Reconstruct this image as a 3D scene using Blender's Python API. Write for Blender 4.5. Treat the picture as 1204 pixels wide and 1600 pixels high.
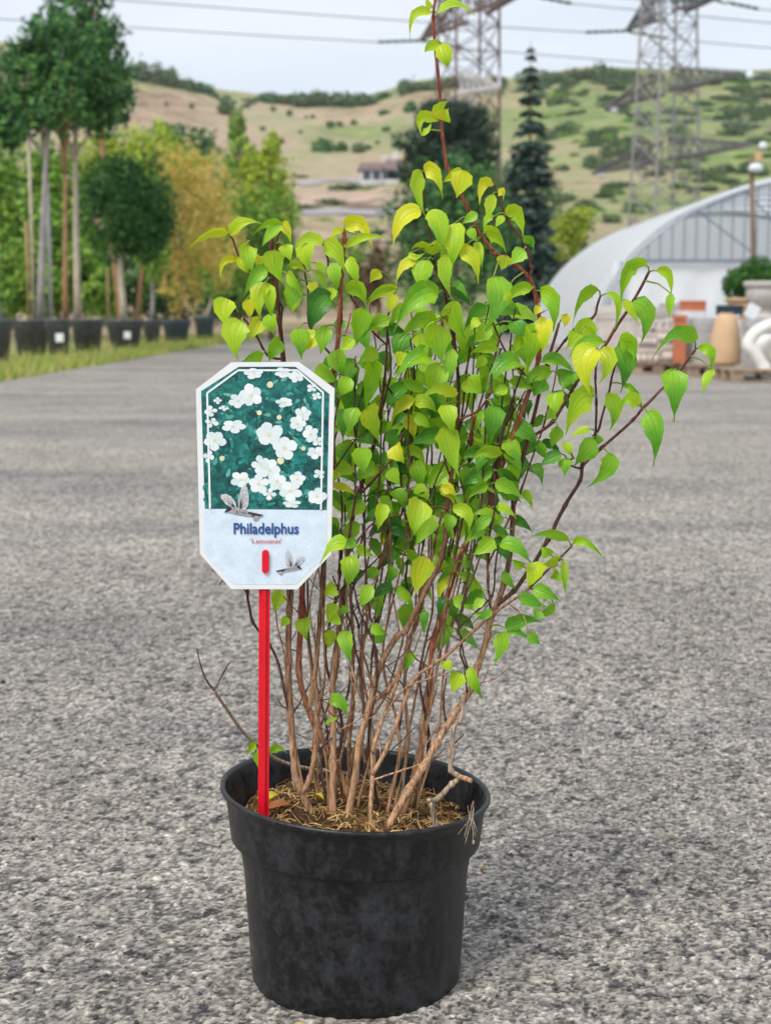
import bpy, math, random
import numpy as np
from mathutils import Vector, Matrix, noise as mnoise

random.seed(7); RS = np.random.RandomState(11)
for o in list(bpy.data.objects): bpy.data.objects.remove(o)
scene = bpy.context.scene
COL = scene.collection

# ------------------------------------------------------------------ camera, sky, sun, exposure
F = 2310.0; PITCH = math.atan(305 / F); H = 0.69          # focal length in photo pixels, downward pitch, eye height
cam = bpy.data.cameras.new('camera'); cam_o = bpy.data.objects.new('camera', cam); COL.objects.link(cam_o)
cam.sensor_fit = 'VERTICAL'; cam.sensor_height = 36; cam.lens = 36 * F / 1600
cam_o.location = (0, 0, H); cam_o.rotation_euler = (math.pi / 2 - PITCH, 0, 0)
cam.clip_start = .02; cam.clip_end = 6000
cam.dof.use_dof = True; cam.dof.focus_distance = 1.50; cam.dof.aperture_fstop = 9.5
scene.camera = cam_o

SUN_EL, SUN_AZ = 48, 215                                   # degrees; high soft sun behind the camera's left shoulder
world = bpy.data.worlds.new('World'); scene.world = world; world.use_nodes = True
wn, wl = world.node_tree.nodes, world.node_tree.links
wn.clear()
sky = wn.new('ShaderNodeTexSky'); sky.sky_type = 'NISHITA'; sky.sun_disc = False
sky.sun_elevation = math.radians(SUN_EL); sky.sun_rotation = math.radians(SUN_AZ); sky.dust_density = 2.0
cloud = wn.new('ShaderNodeTexNoise'); cloud.inputs['Scale'].default_value = 2.2; cloud.inputs['Detail'].default_value = 5
cr = wn.new('ShaderNodeValToRGB')
cr.color_ramp.elements[0].color = (7.3, 8.3, 9.7, 1); cr.color_ramp.elements[0].position = .36
cr.color_ramp.elements[1].color = (9.5, 10.1, 10.8, 1); cr.color_ramp.elements[1].position = .64
tc = wn.new('ShaderNodeTexCoord'); mp = wn.new('ShaderNodeMapping'); mp.inputs['Scale'].default_value = (1, 1, 3.5)
wl.new(tc.outputs['Generated'], mp.inputs['Vector']); wl.new(mp.outputs['Vector'], cloud.inputs['Vector'])
wl.new(cloud.outputs['Fac'], cr.inputs['Fac'])
mx = wn.new('ShaderNodeMix'); mx.data_type = 'RGBA'; mx.inputs['Factor'].default_value = .86
wl.new(sky.outputs['Color'], mx.inputs['A']); wl.new(cr.outputs['Color'], mx.inputs['B'])
bg = wn.new('ShaderNodeBackground'); bg.inputs['Strength'].default_value = .082
out = wn.new('ShaderNodeOutputWorld')
wl.new(mx.outputs['Result'], bg.inputs['Color']); wl.new(bg.outputs['Background'], out.inputs['Surface'])
sun = bpy.data.lights.new('sun', 'SUN'); sun.energy = 2.1; sun.angle = math.radians(26); sun.color = (1, .97, .91)
sun_o = bpy.data.objects.new('sun', sun); COL.objects.link(sun_o)
sun_o.rotation_euler = (math.radians(90 - SUN_EL), 0, math.radians(-35)); sun_o.location = (-20, -30, 60)
vs = scene.view_settings; vs.view_transform = 'Standard'; vs.look = 'None'; vs.gamma = 1; vs.exposure = .36
vs.use_curve_mapping = False
scene.cycles.use_denoising = True; scene.cycles.max_bounces = 8; scene.cycles.transparent_max_bounces = 8
scene.cycles.sample_clamp_indirect = 4

# ------------------------------------------------------------------ helpers
def ray(px, py):
    u = (800 - py) / F
    return Vector(((px - 602) / F, math.cos(PITCH) + u * math.sin(PITCH), -math.sin(PITCH) + u * math.cos(PITCH)))
def P(px, py, Y):
    d = ray(px, py); return Vector((0, 0, H)) + d * (Y / d.y)
def G(px, py, z=0.0):
    d = ray(px, py); return Vector((0, 0, H)) + d * ((z - H) / d.z)
def gX(px, D): return (px - 602) / F * D                   # world X of a picture column at distance D
def gZ(py, D): return H + (495 - py) / F * D               # world Z of a picture row at distance D

def new_mat(name):
    m = bpy.data.materials.new(name); m.use_nodes = True
    nt = m.node_tree; nt.nodes.clear()
    return m, nt
class NT:
    """small node-tree writer"""
    def __init__(s, name):
        s.m, s.t = new_mat(name)
    def n(s, typ, **kw):
        nd = s.t.nodes.new('ShaderNode' + typ)
        for k, v in kw.items():
            if k in nd.inputs.keys() and not hasattr(type(nd), k): nd.inputs[k].default_value = v
            else:
                try: setattr(nd, k, v)
                except Exception: nd.inputs[k].default_value = v
        return nd
    def l(s, a, b): s.t.links.new(a, b)
    def noise(s, scale, detail=4, rough=.55, vec=None, dist=0):
        nd = s.t.nodes.new('ShaderNodeTexNoise')
        nd.inputs['Scale'].default_value = scale; nd.inputs['Detail'].default_value = detail
        nd.inputs['Roughness'].default_value = rough; nd.inputs['Distortion'].default_value = dist
        if vec is not None: s.l(vec, nd.inputs['Vector'])
        return nd.outputs['Fac']
    def coord(s, which='Object', scale=None):
        tcn = s.t.nodes.new('ShaderNodeTexCoord'); o = tcn.outputs[which]
        if scale is not None:
            mpn = s.t.nodes.new('ShaderNodeMapping'); mpn.inputs['Scale'].default_value = scale
            s.l(o, mpn.inputs['Vector']); o = mpn.outputs['Vector']
        return o
    def ramp(s, fac, stops, interp='LINEAR'):
        r = s.t.nodes.new('ShaderNodeValToRGB'); e = r.color_ramp.elements; r.color_ramp.interpolation = interp
        while len(e) < len(stops): e.new(.5)
        for i, (p, c) in enumerate(stops):
            e[i].position = p; e[i].color = (c[0], c[1], c[2], 1) if not isinstance(c, (int, float)) else (c, c, c, 1)
        s.l(fac, r.inputs['Fac']); return r.outputs['Color']
    def mix(s, fac, a, b, blend='MIX'):
        nd = s.t.nodes.new('ShaderNodeMix'); nd.data_type = 'RGBA'; nd.blend_type = blend
        for sock, v in (('Factor', fac), ('A', a), ('B', b)):
            if isinstance(v, (int, float)): nd.inputs[sock].default_value = v if sock == 'Factor' else (v, v, v, 1)
            elif isinstance(v, tuple): nd.inputs[sock].default_value = (*v, 1) if len(v) == 3 else v
            else: s.l(v, nd.inputs[sock])
        return nd.outputs['Result']
    def math(s, op, a, b=None, c=None):
        nd = s.t.nodes.new('ShaderNodeMath'); nd.operation = op
        for i, v in enumerate((a, b, c)):
            if v is None: continue
            if isinstance(v, (int, float)): nd.inputs[i].default_value = v
            else: s.l(v, nd.inputs[i])
        return nd.outputs[0]
    def bump(s, h, strength=.5, dist=.001):
        nd = s.t.nodes.new('ShaderNodeBump'); nd.inputs['Strength'].default_value = strength
        nd.inputs['Distance'].default_value = dist; s.l(h, nd.inputs['Height']); return nd.outputs['Normal']
    def island(s):
        return s.t.nodes.new('ShaderNodeNewGeometry').outputs['Random Per Island']
    def done(s, color, rough=.7, normal=None, transl=0, tcol=None, metallic=0, spec=.4, alpha=None, transm=0):
        b = s.t.nodes.new('ShaderNodeBsdfPrincipled')
        if isinstance(color, tuple): b.inputs['Base Color'].default_value = (*color[:3], 1)
        else: s.l(color, b.inputs['Base Color'])
        if isinstance(rough, (int, float)): b.inputs['Roughness'].default_value = rough
        else: s.l(rough, b.inputs['Roughness'])
        b.inputs['Metallic'].default_value = metallic; b.inputs['Specular IOR Level'].default_value = spec
        if normal is not None: s.l(normal, b.inputs['Normal'])
        res = b.outputs['BSDF']
        if transl:
            t = s.t.nodes.new('ShaderNodeBsdfTranslucent')
            tcol = color if tcol is None else tcol
            if isinstance(tcol, tuple): t.inputs['Color'].default_value = (*tcol[:3], 1)
            else: s.l(tcol, t.inputs['Color'])
            if normal is not None: s.l(normal, t.inputs['Normal'])
            mxs = s.t.nodes.new('ShaderNodeMixShader'); mxs.inputs['Fac'].default_value = transl
            s.l(res, mxs.inputs[1]); s.l(t.outputs[0], mxs.inputs[2]); res = mxs.outputs[0]
        if alpha is not None:
            t = s.t.nodes.new('ShaderNodeBsdfTransparent'); mxs = s.t.nodes.new('ShaderNodeMixShader')
            mxs.inputs['Fac'].default_value = alpha
            s.l(t.outputs[0], mxs.inputs[1]); s.l(res, mxs.inputs[2]); res = mxs.outputs[0]
        o = s.t.nodes.new('ShaderNodeOutputMaterial'); s.l(res, o.inputs['Surface'])
        return s.m

class MB:
    """collects geometry; build() links it as ONE mesh object"""
    def __init__(s): s.v = []; s.f = []
    def add(s, verts, faces):
        k = len(s.v); s.v += [tuple(v) for v in verts]; s.f += [tuple(i + k for i in f) for f in faces]; return s
    def box(s, c, size, rz=0, taper=1.0, rot=None):
        x, y, z = [d / 2 for d in size]; M = rot if rot is not None else Matrix.Rotation(rz, 3, 'Z')
        vs_ = []
        for sz in (-1, 1):
            t = taper if sz > 0 else 1
            for sx, sy in ((-1, -1), (1, -1), (1, 1), (-1, 1)):
                vs_.append(Vector(c) + M @ Vector((sx * x * t, sy * y * t, sz * z)))
        return s.add(vs_, [(3, 2, 1, 0), (4, 5, 6, 7), (0, 1, 5, 4), (1, 2, 6, 5), (2, 3, 7, 6), (3, 0, 4, 7)])
    def bar(s, a, b, w, h=None):
        a, b = Vector(a), Vector(b); d = b - a; L = d.length
        if L < 1e-6: return s
        q = d.to_track_quat('Z', 'Y').to_matrix()
        return s.box((a + b) / 2, (w, h or w, L), rot=q)
    def tube(s, pts, rad, n=8, cap=True):
        pts = [Vector(p) for p in pts]; m = len(pts)
        if isinstance(rad, (int, float)): rad = [rad] * m
        vs_, fs = [], []; up = None
        for i in range(m):
            t = (pts[min(i + 1, m - 1)] - pts[max(i - 1, 0)]).normalized()
            if up is None: up = t.orthogonal().normalized()
            up = (up - t * up.dot(t));
            up = up.normalized() if up.length > 1e-6 else t.orthogonal().normalized()
            r = t.cross(up)
            for k in range(n):
                a = 2 * math.pi * k / n
                vs_.append(pts[i] + (up * math.cos(a) + r * math.sin(a)) * rad[i])
        for i in range(m - 1):
            for k in range(n):
                k2 = (k + 1) % n
                fs.append((i * n + k, i * n + k2, (i + 1) * n + k2, (i + 1) * n + k))
        if cap:
            fs.append(tuple(range(n))[::-1]); fs.append(tuple((m - 1) * n + k for k in range(n)))
        return s.add(vs_, fs)
    def lathe(s, prof, n=32, c=(0, 0, 0), sx=1, sy=1, cap0=False, cap1=False):
        vs_, fs = [], []
        for (r, z) in prof:
            for k in range(n):
                a = 2 * math.pi * k / n
                vs_.append((c[0] + r * sx * math.cos(a), c[1] + r * sy * math.sin(a), c[2] + z))
        for i in range(len(prof) - 1):
            for k in range(n):
                k2 = (k + 1) % n
                fs.append((i * n + k, i * n + k2, (i + 1) * n + k2, (i + 1) * n + k))
        if cap0: fs.append(tuple(range(n))[::-1])
        if cap1: fs.append(tuple((len(prof) - 1) * n + k for k in range(n)))
        return s.add(vs_, fs)
    def poly(s, pts): return s.add(pts, [tuple(range(len(pts)))])
    def build(s, name, mat, parent=None, smooth=False, loc=None):
        me = bpy.data.meshes.new(name)
        vs_ = s.v
        if loc is not None: vs_ = [(v[0] - loc[0], v[1] - loc[1], v[2] - loc[2]) for v in vs_]
        me.from_pydata(vs_, [], s.f); me.materials.append(mat); me.update()
        if smooth: me.polygons.foreach_set('use_smooth', [True] * len(me.polygons))
        o = bpy.data.objects.new(name, me); COL.objects.link(o)
        if parent is not None: attach(o, parent)
        if loc is not None:
            o.location = loc if parent is None else Vector(loc) - parent_loc(parent)
        return o
def parent_loc(p):
    q = Vector((0, 0, 0))
    while p is not None: q += p.location; p = p.parent
    return q
def attach(o, parent):
    """vertices are written in world space, parents are never rotated: only undo the parent's place"""
    o.parent = parent; o.location = -parent_loc(parent) if o.location.length < 1e-9 else o.location - parent_loc(parent)
def thing(name, label, cat, loc=(0, 0, 0), group=None):
    o = bpy.data.objects.new(name, None); COL.objects.link(o); o.location = loc; o.empty_display_size = .05
    return tag(o, label, cat, group)
def tag(o, label=None, cat=None, group=None, kind=None):
    if label: o['label'] = label
    if cat: o['category'] = cat
    if group: o['group'] = group
    if kind: o['kind'] = kind
    return o
def np_mesh(name, V, Fq, mat, parent=None, smooth=False, loc=None):
    """numpy arrays to a mesh; Fq is (n,3) or (n,4)"""
    me = bpy.data.meshes.new(name); V = np.asarray(V, np.float32); Fq = np.asarray(Fq, np.int32)
    if loc is not None: V = V - np.asarray(loc, np.float32)
    me.vertices.add(len(V)); me.vertices.foreach_set('co', V.ravel())
    k = Fq.shape[1]
    me.loops.add(Fq.size); me.loops.foreach_set('vertex_index', Fq.ravel())
    me.polygons.add(len(Fq)); me.polygons.foreach_set('loop_start', np.arange(0, Fq.size, k, dtype=np.int32))
    me.polygons.foreach_set('loop_total', np.full(len(Fq), k, np.int32))
    if smooth: me.polygons.foreach_set('use_smooth', np.ones(len(Fq), bool))
    me.materials.append(mat); me.update(calc_edges=True)
    o = bpy.data.objects.new(name, me); COL.objects.link(o)
    if parent is not None: attach(o, parent)
    if loc is not None: o.location = Vector(loc) - (parent_loc(parent) if parent is not None else Vector((0, 0, 0)))
    return o
def rr(a, b): return random.uniform(a, b)

# ------------------------------------------------------------------ materials
def plain(name, col, rough=.7, var=.15, scale=8, bump=.0, bdist=.002, **kw):
    t = NT(name); c = t.coord('Object')
    n1 = t.noise(scale, 5, .6, c); n2 = t.noise(scale * 7, 3, .6, c)
    f = t.math('ADD', t.math('MULTIPLY', n1, .65), t.math('MULTIPLY', n2, .35))
    lo = tuple(max(0, x * (1 - var * 2)) for x in col); hi = tuple(min(1, x * (1 + var * 2)) for x in col)
    cc = t.ramp(f, [(.3, lo), (.7, hi)])
    nm = t.bump(n2, bump, bdist) if bump else None
    return t.done(cc, rough, nm, **kw)
def foliage(name, dark, mid, light, transl=.3):
    t = NT(name); c = t.coord('Object')
    f = t.math('ADD', t.math('MULTIPLY', t.island(), .7), t.math('MULTIPLY', t.noise(1.6, 2, .5, c), .5))
    cc = t.ramp(f, [(.15, dark), (.55, mid), (1.0, light)])
    return t.done(cc, .55, None, transl=transl, spec=.25)

def asphalt_mat():
    t = NT('worn_asphalt'); c = t.coord('Object')
    at = t.t.nodes.new('ShaderNodeAttribute'); at.attribute_name = 'agg'; at.attribute_type = 'GEOMETRY'
    nr = t.t.nodes.new('ShaderNodeAttribute'); nr.attribute_name = 'near'; nr.attribute_type = 'GEOMETRY'
    vo = t.t.nodes.new('ShaderNodeTexVoronoi'); vo.inputs['Scale'].default_value = 105; t.l(c, vo.inputs['Vector'])
    sep = t.t.nodes.new('ShaderNodeSeparateColor'); t.l(vo.outputs['Color'], sep.inputs['Color'])
    fine = t.noise(520, 3, .7, c); med = t.noise(150, 4, .65, c); big = t.noise(2.2, 4, .6, c); patch = t.noise(.9, 4, .6, t.coord('Object', (.28, 1, 1)))
    cell = t.math('ADD', t.math('MULTIPLY', sep.outputs[0], .55), t.math('MULTIPLY', fine, .45))
    g = t.mix(nr.outputs['Fac'], cell, t.math('ADD', t.math('MULTIPLY', at.outputs['Fac'], .72), t.math('MULTIPLY', fine, .28)))
    g = t.math('ADD', t.math('MULTIPLY', g, .72), t.math('MULTIPLY', med, .28))
    col = t.ramp(g, [(.27, (.042, .041, .044)), (.37, (.125, .117, .110)), (.46, (.265, .243, .217)), (.62, (.48, .44, .385))])
    v2 = t.t.nodes.new('ShaderNodeTexVoronoi'); v2.inputs['Scale'].default_value = 230; t.l(c, v2.inputs['Vector'])
    s2 = t.t.nodes.new('ShaderNodeSeparateColor'); t.l(v2.outputs['Color'], s2.inputs['Color'])
    col = t.mix(1.0, col, t.ramp(s2.outputs[0], [(.10, .45), (.16, .80), (.5, 1.0), (.86, 1.12), (.93, 1.55)]), 'MULTIPLY')
    v3 = t.t.nodes.new('ShaderNodeTexVoronoi'); v3.inputs['Scale'].default_value = 85; v3.inputs['Randomness'].default_value = 1; t.l(c, v3.inputs['Vector'])
    s3 = t.t.nodes.new('ShaderNodeSeparateColor'); t.l(v3.outputs['Color'], s3.inputs['Color'])
    blob = t.math('MULTIPLY', t.math('LESS_THAN', v3.outputs['Distance'], .42), t.math('LESS_THAN', s3.outputs[1], .06))
    col = t.mix(t.math('MULTIPLY', blob, .5), col, (.085, .083, .09))
    dirt = t.ramp(big, [(.35, .86), (.65, 1.10)])
    col = t.mix(1.0, col, dirt, 'MULTIPLY')
    wet = t.ramp(patch, [(.34, (.74, .74, .77)), (.50, (1.02, 1.0, .97)), (.66, (1.06, 1.03, .99))])
    col = t.mix(1.0, col, wet, 'MULTIPLY')
    h = t.math('ADD', t.math('MULTIPLY', sep.outputs[0], .5), t.math('MULTIPLY', fine, .5))
    return t.done(col, .85, t.bump(h, .7, .0016), spec=.25)
M = {}
M['asphalt'] = asphalt_mat()

def ground_mat():
    t = NT('dry_hill_grass'); c = t.coord('Object')
    big = t.noise(.016, 5, .6, c, .4); mid = t.noise(.07, 5, .65, c); fine = t.noise(.9, 4, .6, c)
    bands = t.noise(.02, 4, .6, t.coord('Object', (1, .25, 1)))
    f = t.math('ADD', t.math('MULTIPLY', big, .6), t.math('MULTIPLY', mid, .4))
    blotch = t.noise(.16, 5, .7, t.coord('Object', (1, .6, 1)))
    tan = t.ramp(t.math('ADD', t.math('MULTIPLY', bands, .45), t.math('ADD', t.math('MULTIPLY', blotch, .4), t.math('MULTIPLY', fine, .15))),
                 [(.40, (.13, .105, .065)), (.46, (.29, .205, .135)), (.53, (.44, .335, .225)), (.61, (.30, .30, .16))])
    green = t.ramp(t.math('ADD', t.math('MULTIPLY', blotch, .6), t.math('MULTIPLY', mid, .4)), [(.34, (.10, .15, .05)), (.5, (.20, .25, .09)), (.68, (.36, .37, .16))])
    g_ = t.t.nodes.new('ShaderNodeNewGeometry'); sx_ = t.t.nodes.new('ShaderNodeSeparateXYZ'); t.l(g_.outputs['Position'], sx_.inputs[0])
    mr = t.t.nodes.new('ShaderNodeMapRange'); mr.inputs[1].default_value = -5; mr.inputs[2].default_value = 45; mr.inputs[4].default_value = .12; t.l(sx_.outputs['X'], mr.inputs[0])
    f = t.math('ADD', f, mr.outputs[0])
    col = t.mix(t.ramp(f, [(.50, 0.0), (.62, 1.0)]), tan, green)
    return t.done(col, .95, t.bump(fine, .5, .3), spec=.1)
M['ground'] = ground_mat()
M['verge_soil'] = plain('verge_soil', (.30, .27, .13), .95, .3, 5)

def grass_mat():
    t = NT('verge_grass')
    cc = t.ramp(t.island(), [(0, (.14, .27, .04)), (.4, (.30, .42, .07)), (.7, (.52, .50, .14)), (1, (.66, .52, .26))])
    return t.done(cc, .7, None, transl=.25, spec=.2)
M['grass'] = grass_mat()

def leaf_mat():
    t = NT('shrub_leaf'); c = t.coord('Object')
    at = t.t.nodes.new('ShaderNodeAttribute'); at.attribute_name = 'tint'; at.attribute_type = 'GEOMETRY'
    uv = t.t.nodes.new('ShaderNodeUVMap'); sep = t.t.nodes.new('ShaderNodeSeparateXYZ'); t.l(uv.outputs['UV'], sep.inputs[0])
    au = t.math('ABSOLUTE', t.math('SUBTRACT', t.math('MULTIPLY', sep.outputs['X'], 2), 1)); v = sep.outputs['Y']
    def line(pos, w):
        d = t.math('ABSOLUTE', t.math('SUBTRACT', au, pos))
        return t.math('SUBTRACT', 1, t.math('MINIMUM', t.math('DIVIDE', d, w), 1))
    v0 = line(0, .07); v1 = t.math('MULTIPLY', line(.42, .07), .6); v2 = t.math('MULTIPLY', line(.72, .05), .12)
    sidew = t.math('SINE', t.math('MULTIPLY', t.math('SUBTRACT', v, t.math('MULTIPLY', au, .22)), 62))
    side = t.math('MULTIPLY', t.math('POWER', t.math('MAXIMUM', sidew, 0), 8), .28)
    vein = t.math('MAXIMUM', t.math('MAXIMUM', v0, v1), t.math('MAXIMUM', v2, side))
    mot = t.noise(90, 4, .6, c); blot = t.noise(35, 3, .5, c)
    tint = t.math('ADD', at.outputs['Fac'], t.math('MULTIPLY', t.math('SUBTRACT', blot, .5), .85))
    tint = t.math('ADD', tint, t.math('MULTIPLY', t.math('SUBTRACT', .45, v), .16))
    col = t.ramp(tint, [(.0, (.034, .16, .016)), (.26, (.13, .39, .022)), (.50, (.31, .59, .022)), (.78, (.49, .68, .024)), (1.0, (.72, .72, .030))])
    col = t.mix(t.math('MULTIPLY', vein, .20), col, t.mix(1.0, col, (.55, .62, .6), 'MULTIPLY'))
    col = t.mix(t.ramp(mot, [(.62, 0.0), (.75, .35)]), col, (.30, .42, .03))
    col = t.mix(t.ramp(t.noise(48, 5, .7, c), [(.665, 0.0), (.70, .85)]), col, (.17, .085, .025))
    # brown tips on a few old leaves
    edge = t.math('MULTIPLY', t.ramp(t.math('ADD', v, t.math('MULTIPLY', mot, .25)), [(1.0, 0.0), (1.0, 0.0)]), 1.0)
    h = t.math('SUBTRACT', t.math('MULTIPLY', mot, .5), t.math('MULTIPLY', vein, 1.0))
    nm = t.bump(h, .6, .0008)
    tcol = t.mix(1.0, col, (1.25, 1.12, .55), 'MULTIPLY')
    return t.done(col, .36, nm, transl=.34, tcol=tcol, spec=.5)
M['leaf'] = leaf_mat()

def bark_mat(name, low, high, z0, z1):
    t = NT(name); c = t.coord('Object', (1, 1, .09))
    g = t.t.nodes.new('ShaderNodeNewGeometry'); sp = t.t.nodes.new('ShaderNodeSeparateXYZ'); t.l(g.outputs['Position'], sp.inputs[0])
    k = t.t.nodes.new('ShaderNodeMapRange'); k.inputs[1].default_value = z0; k.inputs[2].default_value = z1
    t.l(sp.outputs['Z'], k.inputs[0])
    st = t.noise(520, 4, .65, c); bl = t.noise(60, 3, .6, t.coord('Object'))
    kk = t.math('ADD', k.outputs[0], t.math('MULTIPLY', t.math('SUBTRACT', bl, .5), .5))
    base = t.mix(t.math('MINIMUM', t.math('MAXIMUM', kk, 0), 1), low, high)
    col = t.mix(1.0, base, t.ramp(st, [(.34, .30), (.5, 1.0), (.66, 1.75)]), 'MULTIPLY')
    return t.done(col, .75, t.bump(st, .8, .0012), spec=.25)
M['bark'] = bark_mat('shrub_bark', (.47, .275, .155), (.135, .048, .034), .24, .50)
M['bark_red'] = bark_mat('red_young_bark', (.34, .19, .10), (.27, .075, .040), .20, .40)
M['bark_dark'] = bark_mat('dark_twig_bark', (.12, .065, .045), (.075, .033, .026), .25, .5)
M['bark_pale'] = bark_mat('dead_wood', (.42, .32, .22), (.30, .20, .14), .2, .6)
M['petiole'] = plain('petiole', (.28, .36, .06), .55, .2, 60, transl=.2)

def pot_mat(name, base, dust, amt, ro_=(.34, .80), sp_=.42):
    t = NT(name); c = t.coord('Object')
    n1 = t.noise(14, 6, .68, c); n2 = t.noise(55, 5, .7, t.coord('Object', (1, 1, .45))); n3 = t.noise(160, 3, .6, c)
    f = t.math('ADD', t.math('MULTIPLY', n1, .36), t.math('ADD', t.math('MULTIPLY', n2, .42), t.math('MULTIPLY', n3, .22)))
    col = t.ramp(f, [(.46, base), (.52, tuple(b + (d - b) * .3 * amt for b, d in zip(base, dust))), (.66, tuple(b + (d - b) * amt for b, d in zip(base, dust)))])
    ro = t.ramp(f, [(.40, ro_[0]), (.65, ro_[1])])
    return t.done(col, ro, t.bump(n3, .25, .0006), spec=sp_)
M['pot_black'] = pot_mat('scuffed_black_plastic', (.0030, .0031, .0036), (.040, .043, .050), 1.0, (.26, .72), .5)
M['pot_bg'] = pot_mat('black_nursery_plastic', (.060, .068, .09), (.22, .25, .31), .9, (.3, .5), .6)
M['pot_blue'] = pot_mat('blue_grey_plastic', (.07, .11, .16), (.14, .19, .26), .8)

def soil_mat():
    t = NT('potting_soil'); c = t.coord('Object')
    n = t.noise(120, 6, .7, c); m = t.noise(25, 4, .6, c)
    col = t.ramp(t.math('ADD', t.math('MULTIPLY', n, .6), t.math('MULTIPLY', m, .4)), [(.35, (.030, .017, .009)), (.5, (.10, .058, .028)), (.66, (.22, .135, .065))])
    return t.done(col, .95, t.bump(n, 1, .006), spec=.1)
M['soil'] = soil_mat()
def fibre_mat():
    t = NT('root_fibres')
    return t.done(t.ramp(t.island(), [(0, (.11, .055, .02)), (.4, (.30, .165, .06)), (.75, (.52, .32, .13)), (1, (.66, .48, .25))]), .85, spec=.15)
M['fibre'] = fibre_mat()

M['card_white'] = plain('card_white_plastic', (.80, .81, .82), .35, .02, 20)
M['card_blue'] = plain('card_pale_print', (.66, .76, .86), .4, .07, 60)
M['ink_blue'] = plain('blue_ink', (.022, .085, .30), .5, .05)
M['ink_red'] = plain('red_ink', (.62, .10, .12), .5, .05)
M['ink_dark'] = plain('dark_ink', (.035, .03, .035), .5, .2, 300)
M['ink_grey'] = plain('grey_ink', (.34, .33, .34), .5, .35, 500)
M['ink_white'] = plain('white_ink', (.80, .84, .86), .45, .05, 200)
t_ = NT('printed_petal_ink'); M['ink_petal'] = t_.done(t_.mix(t_.noise(260, 4, .6, t_.coord('Object')), t_.ramp(t_.island(), [(0, (.50, .66, .68)), (1, (.88, .90, .90))]), (.80, .84, .84)), .45)
M['ink_cream'] = plain('cream_ink', (.74, .70, .42), .5, .1, 300)
M['stake_red'] = plain('red_plastic', (.86, .012, .03), .30, .05, 30, transl=.25, spec=.5)
def teal_mat():
    t = NT('printed_foliage'); c = t.coord('Object')
    n = t.noise(150, 5, .65, c); m = t.noise(45, 3, .6, c)
    f = t.math('ADD', t.math('MULTIPLY', n, .6), t.math('MULTIPLY', m, .4))
    return t.done(t.ramp(f, [(.35, (.006, .028, .034)), (.5, (.010, .115, .105)), (.62, (.025, .23, .20)), (.75, (.12, .40, .35))]), .4)
M['teal'] = teal_mat()
t_ = NT('printed_leaves')
M['teal_leaf'] = t_.done(t_.ramp(t_.island(), [(0, (.008, .055, .058)), (.5, (.012, .20, .175)), (.85, (.035, .31, .26)), (1, (.16, .46, .38))]), .45)

M['steel'] = plain('galvanised_steel', (.27, .26, .26), .6, .2, 1.5)
M['steel_rust'] = plain('weathered_steel', (.15, .095, .085), .7, .35, 1.2)
M['steel_pale'] = plain('pale_galvanised_steel', (.50, .48, .49), .6, .1, 1.5)
M['steel_dark'] = plain('dark_weathered_steel', (.13, .125, .135), .7, .25, 1.2)
M['insulator'] = plain('insulator_glass', (.055, .10, .09), .3, .2, 3)
M['wire'] = plain('aluminium_conductor', (.27, .30, .35), .5, .05)
M['white_fit'] = plain('white_fitting', (.7, .74, .8), .5, .1)

# ------------------------------------------------------------------ terrain
RIDGE = [(-3000, 90), (-600, 62), (0, 78), (210, 121), (300, 138), (345, 152), (420, 160), (480, 163), (560, 164), (600, 155), (640, 141), (700, 133),
         (800, 136), (850, 128), (900, 119), (1000, 121), (1100, 126), (1204, 122), (1700, 112), (4000, 130)]
def ridge_py(px):
    for (a, pa), (b, pb) in zip(RIDGE, RIDGE[1:]):
        if px <= b: return pa + (pb - pa) * max(0, min(1, (px - a) / (b - a)))
    return RIDGE[-1][1]
DR = 420.0
def terrain(x, y):
    if y < 60: return -.03
    az = max(-3000, min(4000, x / y * F + 602))
    zr = gZ(ridge_py(az), DR)
    s = (y - 60) / (DR - 60)
    n = mnoise.fractal(Vector((x * .012, y * .012, .3)), 1.0, 2.0, 4)
    if s <= 1: z = zr * (s ** 1.35) * (1 + .10 * n * (1 - s)) + n * 1.6 * s * (1.05 - s) * 2
    else: z = zr - (y - DR) * .10
    return max(z, -.03) if s < .2 else z
def build_terrain():
    ys = [-40, -5, 20, 40, 59.9]; y = 60
    while y < DR: ys.append(y); y += 6.5
    ys += [DR, DR + 6, DR + 20, DR + 60, DR + 150, DR + 400, 1500, 3000]
    us = np.concatenate([np.linspace(-3.0, -.5, 18)[:-1], np.linspace(-.5, .5, 110), np.linspace(.5, 3.0, 18)[1:]])
    V, Fc = [], []
    global TYS, TUS, TZ
    TYS = ys; TUS = us; TZ = [[terrain(u * max(y, 60), y) for u in us] for y in ys]
    nx = len(us)
    for y in ys:
        for u in us:
            x = u * max(y, 60)
            V.append((x, y, terrain(x, y)))
    for i in range(len(ys) - 1):
        for k in range(nx - 1):
            Fc.append((i * nx + k, i * nx + k + 1, (i + 1) * nx + k + 1, (i + 1) * nx + k))
    return tag(np_mesh('ground', V, Fc, M['ground'], smooth=True), kind='structure')
build_terrain()
def hit(px, py):
    """where a line of sight meets the hill"""
    d = ray(px, py); y = 62.0
    while y < DR + 4:
        q = Vector((0, 0, H)) + d * (y / d.y)
        if q.z <= terrain(q.x, q.y): return Vector((q.x, q.y, terrain(q.x, q.y)))
        y += 2.5
    x = (px - 602) / F * DR
    return Vector((x, DR, terrain(x, DR)))

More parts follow.
